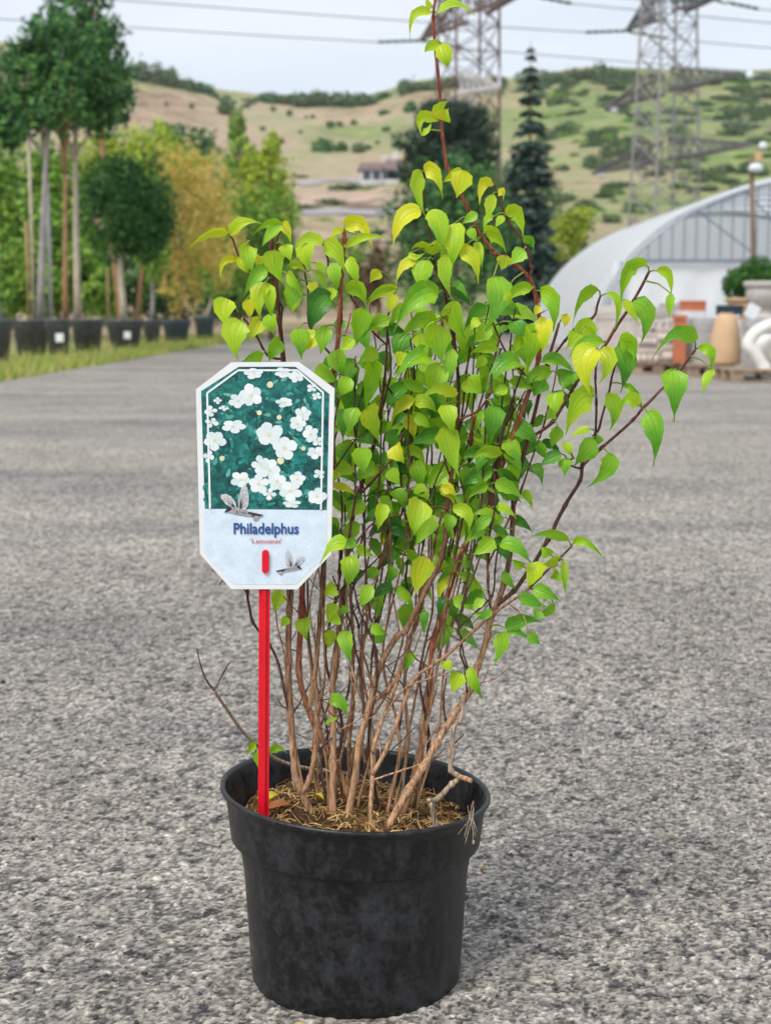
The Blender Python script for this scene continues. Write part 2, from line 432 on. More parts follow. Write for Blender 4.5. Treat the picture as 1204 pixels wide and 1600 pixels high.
# asphalt yard: a finely broken-up patch where the stones can be seen, flat sheets beyond
X0, X1, Y0, Y1 = -1.05, 1.05, 1.12, 4.2
def near_asphalt():
    nx = 640; xs = np.linspace(X0, X1, nx)
    ys = [Y0]
    while ys[-1] < Y1: ys.append(ys[-1] + .0030 + .0022 * (ys[-1] - Y0) ** 1.3)
    ys[-1] = Y1; ys = np.array(ys); ny = len(ys)
    XX, YY = np.meshgrid(xs, ys); XX = XX + RS.uniform(-.0006, .0006, XX.shape) * ((XX > X0) & (XX < X1))
    def worley(c, seed):
        rs = np.random.RandomState(seed); nxg = int((X1 - X0) / c) + 4; nyg = int((Y1 - Y0) / c) + 4
        jx = rs.rand(nyg, nxg); jy = rs.rand(nyg, nxg); val = rs.rand(nyg, nxg)
        gx = (XX - X0) / c + 1; gy = (YY - Y0) / c + 1; ix = gx.astype(int); iy = gy.astype(int)
        f1 = np.full(XX.shape, 9.); f2 = np.full(XX.shape, 9.); vid = np.zeros(XX.shape)
        for dy in (-1, 0, 1):
            for dx in (-1, 0, 1):
                a = np.clip(ix + dx, 0, nxg - 1); b = np.clip(iy + dy, 0, nyg - 1)
                d = np.hypot(a + jx[b, a] - gx, b + jy[b, a] - gy)
                nearer = d < f1
                f2 = np.where(nearer, f1, np.minimum(f2, d)); vid = np.where(nearer, val[b, a], vid); f1 = np.where(nearer, d, f1)
        return f1, f2, vid
    f1, f2, va = worley(.0088, 3); g1, g2, vb = worley(.0045, 5); h1, h2, vc = worley(.045, 9); k1, k2, vd = worley(.02, 21)
    edge = np.clip((f2 - f1) / .35, 0, 1)
    Z = .0022 * (va - .5) * edge + .0010 * (vb - .5) + .0009 * (1 - np.clip(h1, 0, 1)) - .0016 * (1 - edge) * (vd > .45)
    pit = (vd < .14) & (k1 < .5); Z = Z - .0022 * pit * (1 - k1 / .5)
    fade = np.clip(np.minimum(np.minimum(XX - X0, X1 - XX), np.minimum(YY - Y0 + .2, Y1 - YY)) / .12, 0, 1)
    agg = np.clip(.44 + (va - .5) * .40 * edge + (vb - .5) * .46 + (edge - .6) * .14 - .16 * pit + (vd - .5) * .10 + (vc - .5) * .02, 0, 1)  # gaps between stones and pits also darkened in colour, as recess shade
    Z = Z * 1.05 * fade + .004
    idx = np.arange(nx * ny).reshape(ny, nx)
    Fq = np.stack([idx[:-1, :-1], idx[:-1, 1:], idx[1:, 1:], idx[1:, :-1]], -1).reshape(-1, 4)
    o = np_mesh('asphalt_yard', np.stack([XX, YY, Z], -1).reshape(-1, 3), Fq, M['asphalt'], smooth=True)
    for nm_, dat in (('agg', agg), ('near', fade)):
        a = o.data.attributes.new(nm_, 'FLOAT', 'POINT'); a.data.foreach_set('value', dat.astype(np.float32).ravel())
    tag(o, kind='structure')
near_asphalt()
VERGE_X = -4.12
yard = MB()
for (xa, xb, ya, yb) in ((VERGE_X, 40, -6, Y0), (VERGE_X, X0, Y0, Y1), (X1, 40, Y0, Y1), (VERGE_X, 40, Y1, 62)):
    yard.add([(xa, ya, .004), (xb, ya, .004), (xb, yb, .004), (xa, yb, .004)], [(0, 1, 2, 3)])
tag(yard.build('road', M['asphalt']), kind='structure')
vg = MB(); rows = []
ny = 90
for i in range(ny + 1):
    y = -6 + 76 * i / ny
    e = VERGE_X + .10 * mnoise.noise(Vector((0, y * .9, 0))) + .05 * mnoise.noise(Vector((3, y * 3.1, 0)))
    rows += [(-16, y, .012), (e, y, .012), (e + .05, y, .002)]
vg.add(rows, [f for i in range(ny) for f in ((i * 3, i * 3 + 1, i * 3 + 4, i * 3 + 3), (i * 3 + 1, i * 3 + 2, i * 3 + 5, i * 3 + 4))])
tag(vg.build('verge', M['verge_soil']), kind='structure')

def grass_field():
    n = 26000
    y = 13 + 40 * RS.rand(n) ** 1.3; x = VERGE_X + .06 - np.abs(RS.randn(n)) * .9
    x = np.where(RS.rand(n) < .25, VERGE_X - RS.rand(n) * 3.5, x)
    h = (.05 + .10 * RS.rand(n)) * (1 + 1.2 * (RS.rand(n) < .06)); a = RS.rand(n) * 6.28; w = .006 + .006 * RS.rand(n)
    lean = .5 * h; la = RS.rand(n) * 6.28
    p0 = np.stack([x - np.cos(a) * w, y - np.sin(a) * w, np.full(n, .008)], -1); p1 = np.stack([x + np.cos(a) * w, y + np.sin(a) * w, np.full(n, .008)], -1)
    p2 = np.stack([x + np.cos(la) * lean, y + np.sin(la) * lean, h], -1)
    V = np.stack([p0, p1, p2], 1).reshape(-1, 3); Fq = np.arange(3 * n).reshape(-1, 3)
    o = np_mesh('grass', V, Fq, M['grass'])
    tag(o, 'short patchy green and straw coloured grass along the asphalt edge', 'grass', kind='stuff')
grass_field()

# ------------------------------------------------------------------ the pot
PC = Vector((-.031, 1.486, 0)); RIM_Z = .205; SOIL_Z = .168
def tilt(mb, k=.055):
    mb.v = [(x, y, z - k * (x - PC.x) * min(1, z / RIM_Z) ** 2) for x, y, z in mb.v]
def build_pot():
    t = thing('plant_pot', 'scuffed black plastic plant pot with a deep collar holding the leafy shrub', 'plant pot', PC)
    b = MB()
    prof = [(.0, .004), (.098, .004), (.0995, .0), (.105, .0), (.1085, .004), (.1097, .010)] + [(.1097 + .0090 * k / 14, .010 + .148 * k / 14) for k in range(1, 15)]
    b.lathe(prof, 96, PC)
    tilt(b); o = b.build('body', M['pot_black'], t, True)
    c = MB()
    prof = [(.1195, .1535), (.1275, .1520), (.1292, .1540), (.1300, .160), (.1322, .178), (.1338, .192), (.1352, .1985), (.1382, .2005), (.1398, .2030), (.1396, .2058), (.1378, .2070),
            (.1355, .2062), (.1340, .203), (.1325, .19), (.1285, .17), (.1225, .155), (.118, .13), (.114, .10)]
    c.lathe(prof, 96, PC)
    tilt(c); c.build('collar', M['pot_black'], t, True)
    s = MB(); nr, na = 14, 60; vs_ = []; fs = []
    for i in range(nr + 1):
        r = .1275 * i / nr
        for k in range(na):
            a = 2 * math.pi * k / na; x, y = PC.x + r * math.cos(a), PC.y + r * math.sin(a)
            z = SOIL_Z + .010 * mnoise.fractal(Vector((x * 28, y * 28, 1)), 1, 2, 4) + .010 * (1 - (r / .1275) ** 2) - .055 * (x - PC.x)
            vs_.append((x, y, z))
    for i in range(nr):
        for k in range(na):
            k2 = (k + 1) % na; fs.append((i * na + k, i * na + k2, (i + 1) * na + k2, (i + 1) * na + k))
    s.add(vs_, fs); so = s.build('soil', M['soil'], t, True)
    def soil_h(x, y):
        r = math.hypot(x - PC.x, y - PC.y)
        return SOIL_Z + .010 * mnoise.fractal(Vector((x * 28, y * 28, 1)), 1, 2, 4) + .010 * (1 - (r / .1275) ** 2) - .055 * (x - PC.x)
    f = MB()
    for i in range(1500):
        r = .124 * math.sqrt(random.random()); a = rr(0, 6.28); x, y = PC.x + r * math.cos(a), PC.y + r * math.sin(a)
        if random.random() < .35 and x < PC.x - .02: continue
        d = rr(0, 6.28); L = rr(.006, .026); cv = rr(-2.2, 2.2); pts = []
        for k in range(4):
            pts.append(Vector((x, y, soil_h(x, y) + .0012 + rr(0, .0045) * (1 if k in (1, 2) else .3))))
            x += math.cos(d) * L / 3; y += math.sin(d) * L / 3; d += cv / 3
            q = Vector((x - PC.x, y - PC.y))
            if q.length > .126: q = q.normalized() * .126; x, y = PC.x + q.x, PC.y + q.y
        f.tube(pts, rr(.0003, .0009), 3, False)
    tag(f.build('root_fibre', M['fibre'], so), kind='stuff')
    # clods and chips of bark
    for i in range(26):
        r = .115 * math.sqrt(random.random()); a = rr(0, 6.28); x, y = PC.x + r * math.cos(a), PC.y + r * math.sin(a)
        g = MB(); sc = rr(.003, .0075); pr = [(0, -1), (.7, -.7), (1, 0), (.75, .6), (0, .95)]
        g.lathe([(p * sc * rr(.8, 1.2), z * sc * .7) for p, z in pr], 7, (0, 0, 0), rr(.7, 1.5), rr(.7, 1.2))
        g.v = [(v[0] + x + rr(-.001, .001), v[1] + y + rr(-.001, .001), v[2] + soil_h(x, y) + sc * .25) for v in g.v]
        g.build('soil_clod', M['soil'], so)
    return t, soil_h
pot, soil_h = build_pot()

# ------------------------------------------------------------------ the shrub
shrub = thing('mock_orange_shrub', 'leafy mock orange shrub with many bare brown stems growing in the black pot', 'shrub', (PC.x, PC.y, SOIL_Z))
R1 = (560, 0, 3.541); R2 = (500, 380, 3.344); R3 = (780, 380, 3.344); R5 = (290, 900, 3.81); R6 = (480, 980, 3.7625); R7 = (500, 740, 2.617); R8 = (290, 320, 3.648)
def zz(R, pts): return [(R[0] + x / R[2], R[1] + y / R[2]) for x, y in pts]
SAMPLES = []                                              # (px, py, Y, radius) along every stem
def smooth_path(pts, per=6):
    """Catmull-Rom through the points"""
    out_ = []; n = len(pts)
    for i in range(n - 1):
        p0, p1, p2, p3 = pts[max(i - 1, 0)], pts[i], pts[i + 1], pts[min(i + 2, n - 1)]
        for k in range(per):
            t = k / per
            out_.append(tuple(.5 * (2 * b + (c - a) * t + (2 * a - 5 * b + 4 * c - d) * t * t + (3 * b - a - 3 * c + d) * t ** 3) for a, b, c, d in zip(p0, p1, p2, p3)))
    out_.append(tuple(pts[-1])); return out_
def nearest(px, py, maxr=1e9):
    best, bd = None, maxr
    for s in SAMPLES:
        d = math.hypot(s[0] - px, s[1] - py)
        if d < bd: bd = d; best = s
    return best, bd
def stem(pts, w0, w1, ytop=None, mat='bark', base='soil', nodes=True, knobs=0, hide=False):
    """pts in picture coordinates from root to tip; w = width in picture pixels"""
    if base == 'soil':
        q = G(pts[0][0], pts[0][1], SOIL_Z + .008); yb = min(max(q.y, PC.y - .105), PC.y + .1)
    elif base == 'join':
        s, _ = nearest(*pts[0]); yb = s[2]; pts = [(s[0], s[1])] + list(pts[1:])
    else: yb = base
    if ytop is None: ytop = yb
    path = smooth_path([tuple(map(float, p)) for p in pts], 6); n = len(path)
    Ls = [0]
    for a, b in zip(path, path[1:]): Ls.append(Ls[-1] + math.dist(a, b))
    ph = rr(0, 100); W, rad, smp = [], [], []
    for i, (x, y) in enumerate(path):
        f = Ls[i] / Ls[-1]; Y = yb + (ytop - yb) * f
        p = P(x, y, Y)
        p += Vector((mnoise.noise(Vector((ph, f * 9, 0))), mnoise.noise(Vector((ph, 5, f * 9))), 0)) * .0012
        r = (w0 + (w1 - w0) * f) * .46 * Y / F
        if nodes and (i % 6 == 0) and 0 < i < n - 1: r *= rr(1.15, 1.5)
        W.append(p); rad.append(r); smp.append((x, y, Y, r))
    if base == 'soil':
        d = (W[0] - W[1]).normalized(); W.insert(0, W[0] + d * .025); rad.insert(0, rad[0] * 1.1)
    m = MB(); m.tube(W, rad, 8 if w0 > 6 else 6)
    for k in range(knobs):
        i = random.randrange(2, len(W) - 2); a = rr(0, 6.28)
        d = Vector((math.cos(a), math.sin(a), .6)).normalized()
        m.tube([W[i], W[i] + d * rr(.006, .016)], [rad[i] * .35, rad[i] * .12], 5)
    if not hide: SAMPLES.extend(smp)
    return m.build('stem' if w0 > 5 else 'twig', M[mat], shrub, True, loc=tuple(W[1]))

# main stems (root to tip)
S1 = zz(R5, [(770, 1440), (660, 1220), (640, 1050), (620, 800), (610, 500), (620, 200), (625, 100)]) + [(452, 750), (447, 640), (442, 561), (436, 500), (430, 441), (425, 400), (424, 372)]
stem(S1, 13, 6.5, 1.455, knobs=3)
stem(zz(R5, [(700, 1290), (740, 1200), (765, 1080), (775, 960), (780, 720), (760, 600)]), 10, 7, 1.44, base='join')
S2 = zz(R5, [(990, 1420), (960, 1280), (900, 1130), (790, 930), (720, 770), (670, 560), (690, 200)]) + [(476, 860), (495, 720), (520, 586), (530, 500), (534, 424), (538, 375), (537, 362)]
stem(S2, 11.5, 7, 1.44, knobs=3, mat='bark_red')
stem(zz(R5, [(740, 790), (765, 640), (780, 450), (800, 250), (815, 0)]) + [(508, 820), (522, 720), (518, 640), (521, 560)], 9, 5, 1.45, base='join')
S3 = zz(R6, [(150, 1130), (150, 800), (150, 500), (160, 200)]) + [(538, 930), (548, 820), (585, 690), (600, 600), (605, 520)]
stem(S3, 13, 4, 1.50, knobs=2, mat='bark')
S4 = zz(R6, [(230, 1130), (280, 900), (310, 650), (370, 450), (430, 230), (530, 50)]) + zz(R7, [(350, 640), (430, 480), (500, 330)]) + [(700, 780), (712, 690), (716, 600), (708, 520), (696, 450)]
stem(S4, 13, 4.5, 1.47, knobs=3)
stem(zz(R6, [(375, 450), (470, 370), (540, 270), (600, 80), (640, -20)]) + [(660, 930), (640, 840), (625, 740), (632, 640)], 9, 4, 1.52, base='join')
S5 = zz(R6, [(470, 1180), (600, 950), (680, 820), (760, 680), (850, 530), (950, 380), (1000, 230), (1060, 50)]) + zz(R7, [(690, 620), (750, 450), (780, 300), (790, 100)]) + zz(R3, [(70, 1330), (150, 1020), (240, 660), (310, 420)])
stem(S5, 14, 5, 1.50, knobs=3)
stem(zz(R7, [(735, 560), (790, 480), (850, 400), (930, 270), (1000, 130), (1060, 30)]) + zz(R3, [(430, 1170), (440, 1110)]), 8, 6, 1.46, base='join', mat='bark_dark')
S6 = zz(R6, [(560, 1100), (640, 850), (690, 600), (720, 350), (740, 100)]) + zz(R7, [(500, 570), (550, 400), (590, 300), (640, 210), (700, 100)]) + zz(R2, [(890, 1310), (960, 1130), (1040, 920), (1100, 750), (1140, 600), (1145, 450), (1130, 300), (1090, 180), (1000, 100), (900, 50)]) \
    + zz(R1, [(740, 1385), (680, 1310), (640, 1240), (590, 1120), (550, 1050), (490, 930), (460, 750), (450, 620), (445, 480), (430, 300), (415, 100), (425, 0), (430, -60)])
stem(S6, 11, 4.5, 1.45, mat='bark_red', knobs=2)
stem(zz(R6, [(755, 1170), (735, 1040), (780, 1000), (850, 920), (890, 880), (845, 840), (850, 740), (860, 600), (910, 520), (915, 400)]), 11, 7, 1.43, mat='bark_pale')
stem(zz(R6, [(890, 880), (930, 890), (965, 905)]), 10, 8, 1.42, mat='bark', base='join')
stem(zz(R6, [(780, 1000), (750, 1020), (715, 1015)]), 7, 7, 1.40, mat='bark_pale', base='join', nodes=False)
stem(zz(R6, [(370, 1180), (380, 900), (380, 750), (420, 600), (500, 400), (545, 280)]) + [(640, 1000), (668, 900), (690, 800)], 8, 4, 1.50)
stem(zz(R6, [(395, 880), (480, 680), (560, 470), (640, 290), (800, 180), (1000, 0)]) + zz(R7, [(700, 580), (850, 470), (980, 345), (1025, 300)]), 8, 3.5, 1.44, base='join')
stem([(516, 1206)] + zz(R5, [(740, 1150), (600, 1115), (510, 1070), (380, 970), (290, 860), (170, 680)]), 7, 5.5, 1.43, base='soil', mat='bark_pale', nodes=False)
stem(zz(R5, [(170, 680), (110, 590), (68, 435)]), 4, 2, 1.42, base='join', mat='bark_dark')
stem(zz(R5, [(180, 670), (230, 570), (270, 505)]), 3, 2, 1.43, base='join', mat='bark_dark')
stem(zz(R5, [(605, 830), (580, 650), (550, 520), (500, 410), (400, 270), (370, 90), (372, 40)]), 5.5, 5, 1.45, base='join', mat='bark_dark')
stem(zz(R5, [(600, 810), (570, 770), (545, 725)]), 4, 2.5, 1.45, base='join')
stem([(387, 930), (372, 905), (350, 907), (344, 914)], 3, 2, 1.44, base='join', mat='bark_dark')
stem(zz(R6, [(410, 915), (560, 840), (640, 815), (740, 775), (830, 740)]), 4, 2.5, 1.46, base='join')
stem(zz(R6, [(540, 930), (535, 760), (545, 560), (560, 470)]), 2.5, 3, 1.45, base='soil', mat='bark_dark', hide=True)
stem(zz(R6, [(850, 560), (810, 540), (800, 420), (815, 300)]), 4, 3, 1.45, base='join', mat='bark_dark')
stem(zz(R6, [(860, 690), (900, 650), (922, 625)]), 3, 2, 1.45, base='join', mat='bark_dark')
stem(zz(R6, [(450, 540), (560, 370), (720, 300), (830, 270)]), 4, 2.5, 1.43, base='join')
stem(zz(R6, [(940, 300), (905, 180), (900, 60), (895, 0)]) + zz(R7, [(700, 500), (712, 400), (725, 300)]), 4, 3, 1.45, base='join', mat='bark_dark')
stem(zz(R6, [(210, 1000), (190, 840), (215, 680)]), 6, 3, 1.43, base='soil')
stem(zz(R6, [(240, 1000), (250, 700), (265, 450), (270, 150), (265, 0)]) + [(548, 930), (545, 850), (558, 760)], 7, 4, 1.44, base='soil')
stem(zz(R6, [(300, 560), (330, 400), (310, 250), (270, 60)]) + [(540, 950), (520, 900)], 5, 3, 1.46, base='join', mat='bark_dark')
stem(zz(R6, [(420, 260), (400, 130), (360, 20)]) + [(560, 950), (548, 900)], 5, 3, 1.46, base='join', mat='bark_dark')
stem(zz(R6, [(215, 640), (180, 560), (110, 480)]), 3, 2, 1.42, base='join', mat='bark_dark')
stem(zz(R6, [(450, 790), (520, 700), (650, 570)]), 2.5, 1.5, 1.47, base='join', mat='bark_dark')

for i in range(24):
    x0 = rr(478, 665); y0 = rr(1225, 1275); f = (x0 - 560) / 105; x1 = 575 + f * 90 + rr(-75, 75); y1 = rr(890, 1010)
    wx = rr(-24, 24)
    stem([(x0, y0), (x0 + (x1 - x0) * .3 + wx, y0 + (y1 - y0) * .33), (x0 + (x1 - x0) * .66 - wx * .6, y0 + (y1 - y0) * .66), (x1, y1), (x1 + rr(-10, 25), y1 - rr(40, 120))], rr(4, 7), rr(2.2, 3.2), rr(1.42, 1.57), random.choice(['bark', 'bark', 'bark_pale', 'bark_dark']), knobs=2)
for i in range(64):
    s0 = random.choice([q for q in SAMPLES if 930 < q[1] < 1190 and 440 < q[0] < 740]); a = rr(-1.4, 1.4); L = rr(25, 95)
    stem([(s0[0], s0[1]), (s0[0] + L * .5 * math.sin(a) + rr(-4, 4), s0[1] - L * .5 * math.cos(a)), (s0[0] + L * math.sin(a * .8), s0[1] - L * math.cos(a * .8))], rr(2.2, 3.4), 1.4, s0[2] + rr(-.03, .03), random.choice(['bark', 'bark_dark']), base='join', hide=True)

# side shoots that carry the outer leaves
TW = [
    (zz(R2, [(740, 920), (720, 700), (690, 520), (680, 420), (640, 230), (600, 120)]) + zz(R1, [(415, 1450), (400, 1310), (370, 1200), (362, 1010), (360, 955)]), 5, 3, 1.455, 'bark_dark'),
    (zz(R2, [(1090, 180), (1105, 120)]) + zz(R1, [(955, 1480), (930, 1370), (830, 1230), (790, 1130), (740, 1010)]), 5, 3, 1.45, 'bark'),
    (zz(R3, [(150, 1020), (280, 930), (390, 740), (420, 700), (540, 545), (600, 450), (690, 320), (780, 150)]), 6, 5, 1.43, 'bark'),
    (zz(R3, [(250, 700), (290, 580), (340, 510), (400, 440), (485, 390), (525, 280)]), 4, 4, 1.45, 'bark'),
    (zz(R3, [(430, 1165), (530, 1070), (700, 920), (760, 850), (930, 680), (1020, 560)]), 5, 4.5, 1.43, 'bark'),
    (zz(R3, [(440, 1130), (495, 1010), (505, 830), (500, 700), (510, 570)]), 4.5, 3.5, 1.425, 'bark_dark'),
    (zz(R3, [(440, 1110), (520, 960), (580, 730), (600, 640), (620, 540)]), 4.5, 3, 1.46, 'bark_dark'),
    (zz(R3, [(280, 1180), (350, 1150), (390, 1120)]), 4, 3, 1.46, 'bark_dark'),
    (zz(R8, [(555, 880), (470, 860), (400, 740), (300, 610)]), 4.5, 3.5, 1.44, 'bark'),
    (zz(R8, [(500, 440), (505, 330), (520, 200), (545, 115)]), 5, 3, 1.45, 'bark'),
    (zz(R8, [(480, 450), (430, 350), (390, 250), (350, 180)]), 4, 3, 1.455, 'bark'),
    (zz(R8, [(510, 560), (400, 460), (320, 330), (270, 200), (250, 175)]), 4, 3, 1.45, 'bark'),
    (zz(R8, [(895, 420), (900, 300), (905, 150)]), 7, 4, 1.44, 'bark'),
    (zz(R8, [(870, 520), (830, 400), (810, 320), (780, 220)]), 4, 3, 1.45, 'bark_dark'),
    (zz(R8, [(715, 880), (710, 700), (700, 540), (685, 420), (672, 330)]), 4, 3, 1.47, 'bark_dark'),
    (zz(R8, [(620, 720), (550, 590), (520, 540)]), 3.5, 3, 1.46, 'bark_dark'),
    (zz(R8, [(1085, 820), (1040, 690), (985, 590), (940, 520), (925, 470)]), 3.5, 3, 1.455, 'bark'),
    (zz(R8, [(1130, 760), (1150, 640), (1190, 510), (1200, 470)]), 3, 3, 1.46, 'bark'),
    (zz(R2, [(1010, 680), (980, 590), (900, 410)]), 4, 3.5, 1.45, 'bark'),
    (zz(R2, [(700, 980), (740, 920), (830, 870), (900, 770)]), 5, 3.5, 1.43, 'bark'),
    (zz(R2, [(890, 1240), (950, 1000), (1000, 830), (1060, 650)]), 4.5, 3.5, 1.45, 'bark_dark'),
    (zz(R2, [(345, 920), (360, 720), (370, 600), (350, 450)]), 4, 3, 1.46, 'bark_dark'),
    (zz(R2, [(480, 900), (490, 700), (470, 500)]), 3.5, 3, 1.46, 'bark_dark'),
    (zz(R2, [(650, 1250), (700, 1100), (740, 900), (760, 720), (780, 540)]), 4, 3, 1.48, 'bark_dark'),
    (zz(R2, [(790, 1310), (780, 1150), (790, 1030), (802, 900)]), 6, 6, 1.44, 'bark_red'),
    (zz(R2, [(290, 1330), (380, 1120), (430, 990)]), 4.5, 3, 1.43, 'bark'),
    (zz(R2, [(100, 1180), (150, 1070), (210, 1000)]), 3.5, 3, 1.44, 'bark'),
    (zz(R2, [(160, 1330), (190, 980), (210, 810)]), 3.5, 3, 1.45, 'bark_dark'),
    (zz(R2, [(640, 1240), (635, 1080)]), 3.5, 3, 1.46, 'bark_dark'),
    (zz(R2, [(390, 860), (330, 720)]), 4, 3, 1.45, 'bark_dark'),
    (zz(R2, [(850, 760), (900, 660), (945, 550)]), 4, 3, 1.47, 'bark_dark'),
    (zz(R7, [(685, 560), (684, 420), (690, 310)]), 5, 4, 1.47, 'bark_dark'),
    (zz(R7, [(150, 640), (130, 540), (120, 440), (115, 340)]), 4, 3, 1.45, 'bark_dark'),
    (zz(R7, [(40, 600), (90, 470), (200, 380), (260, 320)]), 3.5, 2.5, 1.45, 'bark_dark'),
    (zz(R7, [(330, 500), (350, 420), (370, 310), (400, 200)]), 4, 3, 1.45, 'bark_dark'),
    (zz(R7, [(150, 320), (220, 200), (350, 165)]), 3.5, 2.5, 1.43, 'bark'),
    (zz(R7, [(560, 420), (550, 330), (560, 200), (500, 140), (450, 140)]), 4, 3, 1.44, 'bark'),
    (zz(R7, [(870, 470), (900, 480), (930, 500)]), 3, 2.5, 1.42, 'bark'),
    (zz(R7, [(760, 540), (830, 580)]), 3, 2.5, 1.44, 'bark'),
    (zz(R7, [(830, 400), (900, 390), (990, 350)]), 3, 2.5, 1.43, 'bark'),
    (zz(R7, [(590, 800), (560, 600), (580, 560), (600, 480)]), 3, 2.5, 1.43, 'bark_dark'),
]
for pts, w0, w1, yt, mt in TW: stem(pts, w0, w1, yt + .0, mt, base='join')
# more thin shoots at the back of the clump
BACK0 = len(SAMPLES)
back_paths = []
for i in range(30):
    x0 = rr(500, 770); y0 = rr(880, 1010); x1 = 520 + (x0 - 500) * 1.18 + rr(-40, 45); y1 = rr(430, 640) + max(0, (x1 - 760)) * .6
    pts = [(x0, y0), (x0 + (x1 - x0) * .35 + rr(-24, 24), y0 + (y1 - y0) * .35), (x0 + (x1 - x0) * .7 + rr(-24, 24), y0 + (y1 - y0) * .7), (x1, y1)]
    s0, _ = nearest(*pts[0]); yt = rr(1.47, 1.60)
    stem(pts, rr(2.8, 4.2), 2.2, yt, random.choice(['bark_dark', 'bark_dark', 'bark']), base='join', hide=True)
    sp = smooth_path([(s0[0], s0[1])] + pts[1:], 6)
    back_paths.append([(x, y, s0[2] + (yt - s0[2]) * k / (len(sp) - 1)) for k, (x, y) in enumerate(sp)])

LEAVES = []                                               # (size, verts, faces, uv, tint, location)
NSEG = 9; SS = [0, .035, .10, .19, .31, .45, .60, .75, .88, 1.0]
def leaf(b, m, t, w, tint, Y, roll=None, fold=None, bulge=None, petiole=None):
    """b, m, t: base, mid and tip in picture coordinates; w: width in picture pixels"""
    L = math.dist(b, t); u = Y / F
    roll = rr(-.7, .7) if roll is None else roll; fold = rr(.12, .55) if fold is None else fold
    bulge = rr(-.05, .48) if bulge is None else bulge
    if m is None:
        dx, dy = t[0] - b[0], t[1] - b[1]; k = rr(-.10, .10)
        m = ((b[0] + t[0]) / 2 - dy * k, (b[1] + t[1]) / 2 + dx * k)
    B = P(b[0], b[1], Y); Mm = P(m[0], m[1], Y - bulge * L * u); T = P(t[0], t[1], Y - bulge * L * u * rr(-.2, .7))
    C = [B * (1 - s) ** 2 + Mm * 2 * s * (1 - s) + T * s * s for s in SS]
    hw = w * .5 * u / max(.75, math.cos(roll)) * rr(.90, 1.10); vs_, uv, fs = [], [], []; ph = rr(0, 50); tw = rr(-.6, .6); ea, eb = rr(.50, .80), rr(1.25, 1.95); asym = rr(-.12, .12); curl = rr(-.15, .45) if random.random() < .35 else 0
    pm = ea / (ea + eb); pk = (pm ** ea) * ((1 - pm) ** eb)
    for i, c in enumerate(C):
        s = SS[i]; tan = (C[min(i + 1, NSEG)] - C[max(i - 1, 0)]).normalized(); V = (Vector((0, 0, H)) - c).normalized()
        W0 = tan.cross(V); W0 = W0.normalized() if W0.length > 1e-4 else Vector((1, 0, 0)); N0 = W0.cross(tan)
        if N0.dot(V) < 0: N0 = -N0
        a = roll + tw * s; Wd = W0 * math.cos(a) + N0 * math.sin(a); N = N0 * math.cos(a) - W0 * math.sin(a)
        h = hw * (max(s, .0) ** ea) * ((1 - s) ** eb) / pk
        h = max(h, hw * .03)
        for k, q in enumerate((-1, -.52, 0, .52, 1)):
            rip = 1 + asym * (1 if q > 0 else -1) + .16 * mnoise.noise(Vector((ph + q * 3, s * 7, 0))) + (.07 if i % 2 else -.05) * (abs(q) == 1)
            up = fold * abs(q) ** 1.25 * h + .10 * hw * mnoise.noise(Vector((ph, s * 5, q * 1.6))) * abs(q) + curl * hw * q * q * q * (1 - s)
            vs_.append(c + Wd * (q * h * rip) + N * up); uv.append(((q + 1) / 2, s))
    for i in range(NSEG):
        for k in range(4):
            fs.append((i * 5 + k, i * 5 + k + 1, (i + 1) * 5 + k + 1, (i + 1) * 5 + k))
    LEAVES.append((L * w, vs_, fs, uv, max(0, min(1, tint - .01 + rr(-.09, .09))), B))
    return B
PET = MB()
def hero(R, rows):
    for row in rows:
        b, m, t, w, tint = row[:5]; opt = row[5] if len(row) > 5 else {}
        cv = lambda p: None if p is None else (R[0] + p[0] / R[2], R[1] + p[1] / R[2])
        b, m, t = cv(b), cv(m), cv(t); w = w / R[2]
        s, d = nearest(*b)
        Y = s[2] - rr(.004, .026) if 'Y' not in opt else opt['Y']
        B = leaf(b, m, t, w, tint, Y, roll=opt.get('roll'), bulge=opt.get('bulge'))
        A = P(s[0], s[1], s[2]); mid = (A + B) / 2 + Vector((0, -.002, .10 * (A - B).length))
        PET.tube([A, mid, B], [.0011 if d > 25 else .0008, .0008, .0007], 5, False)
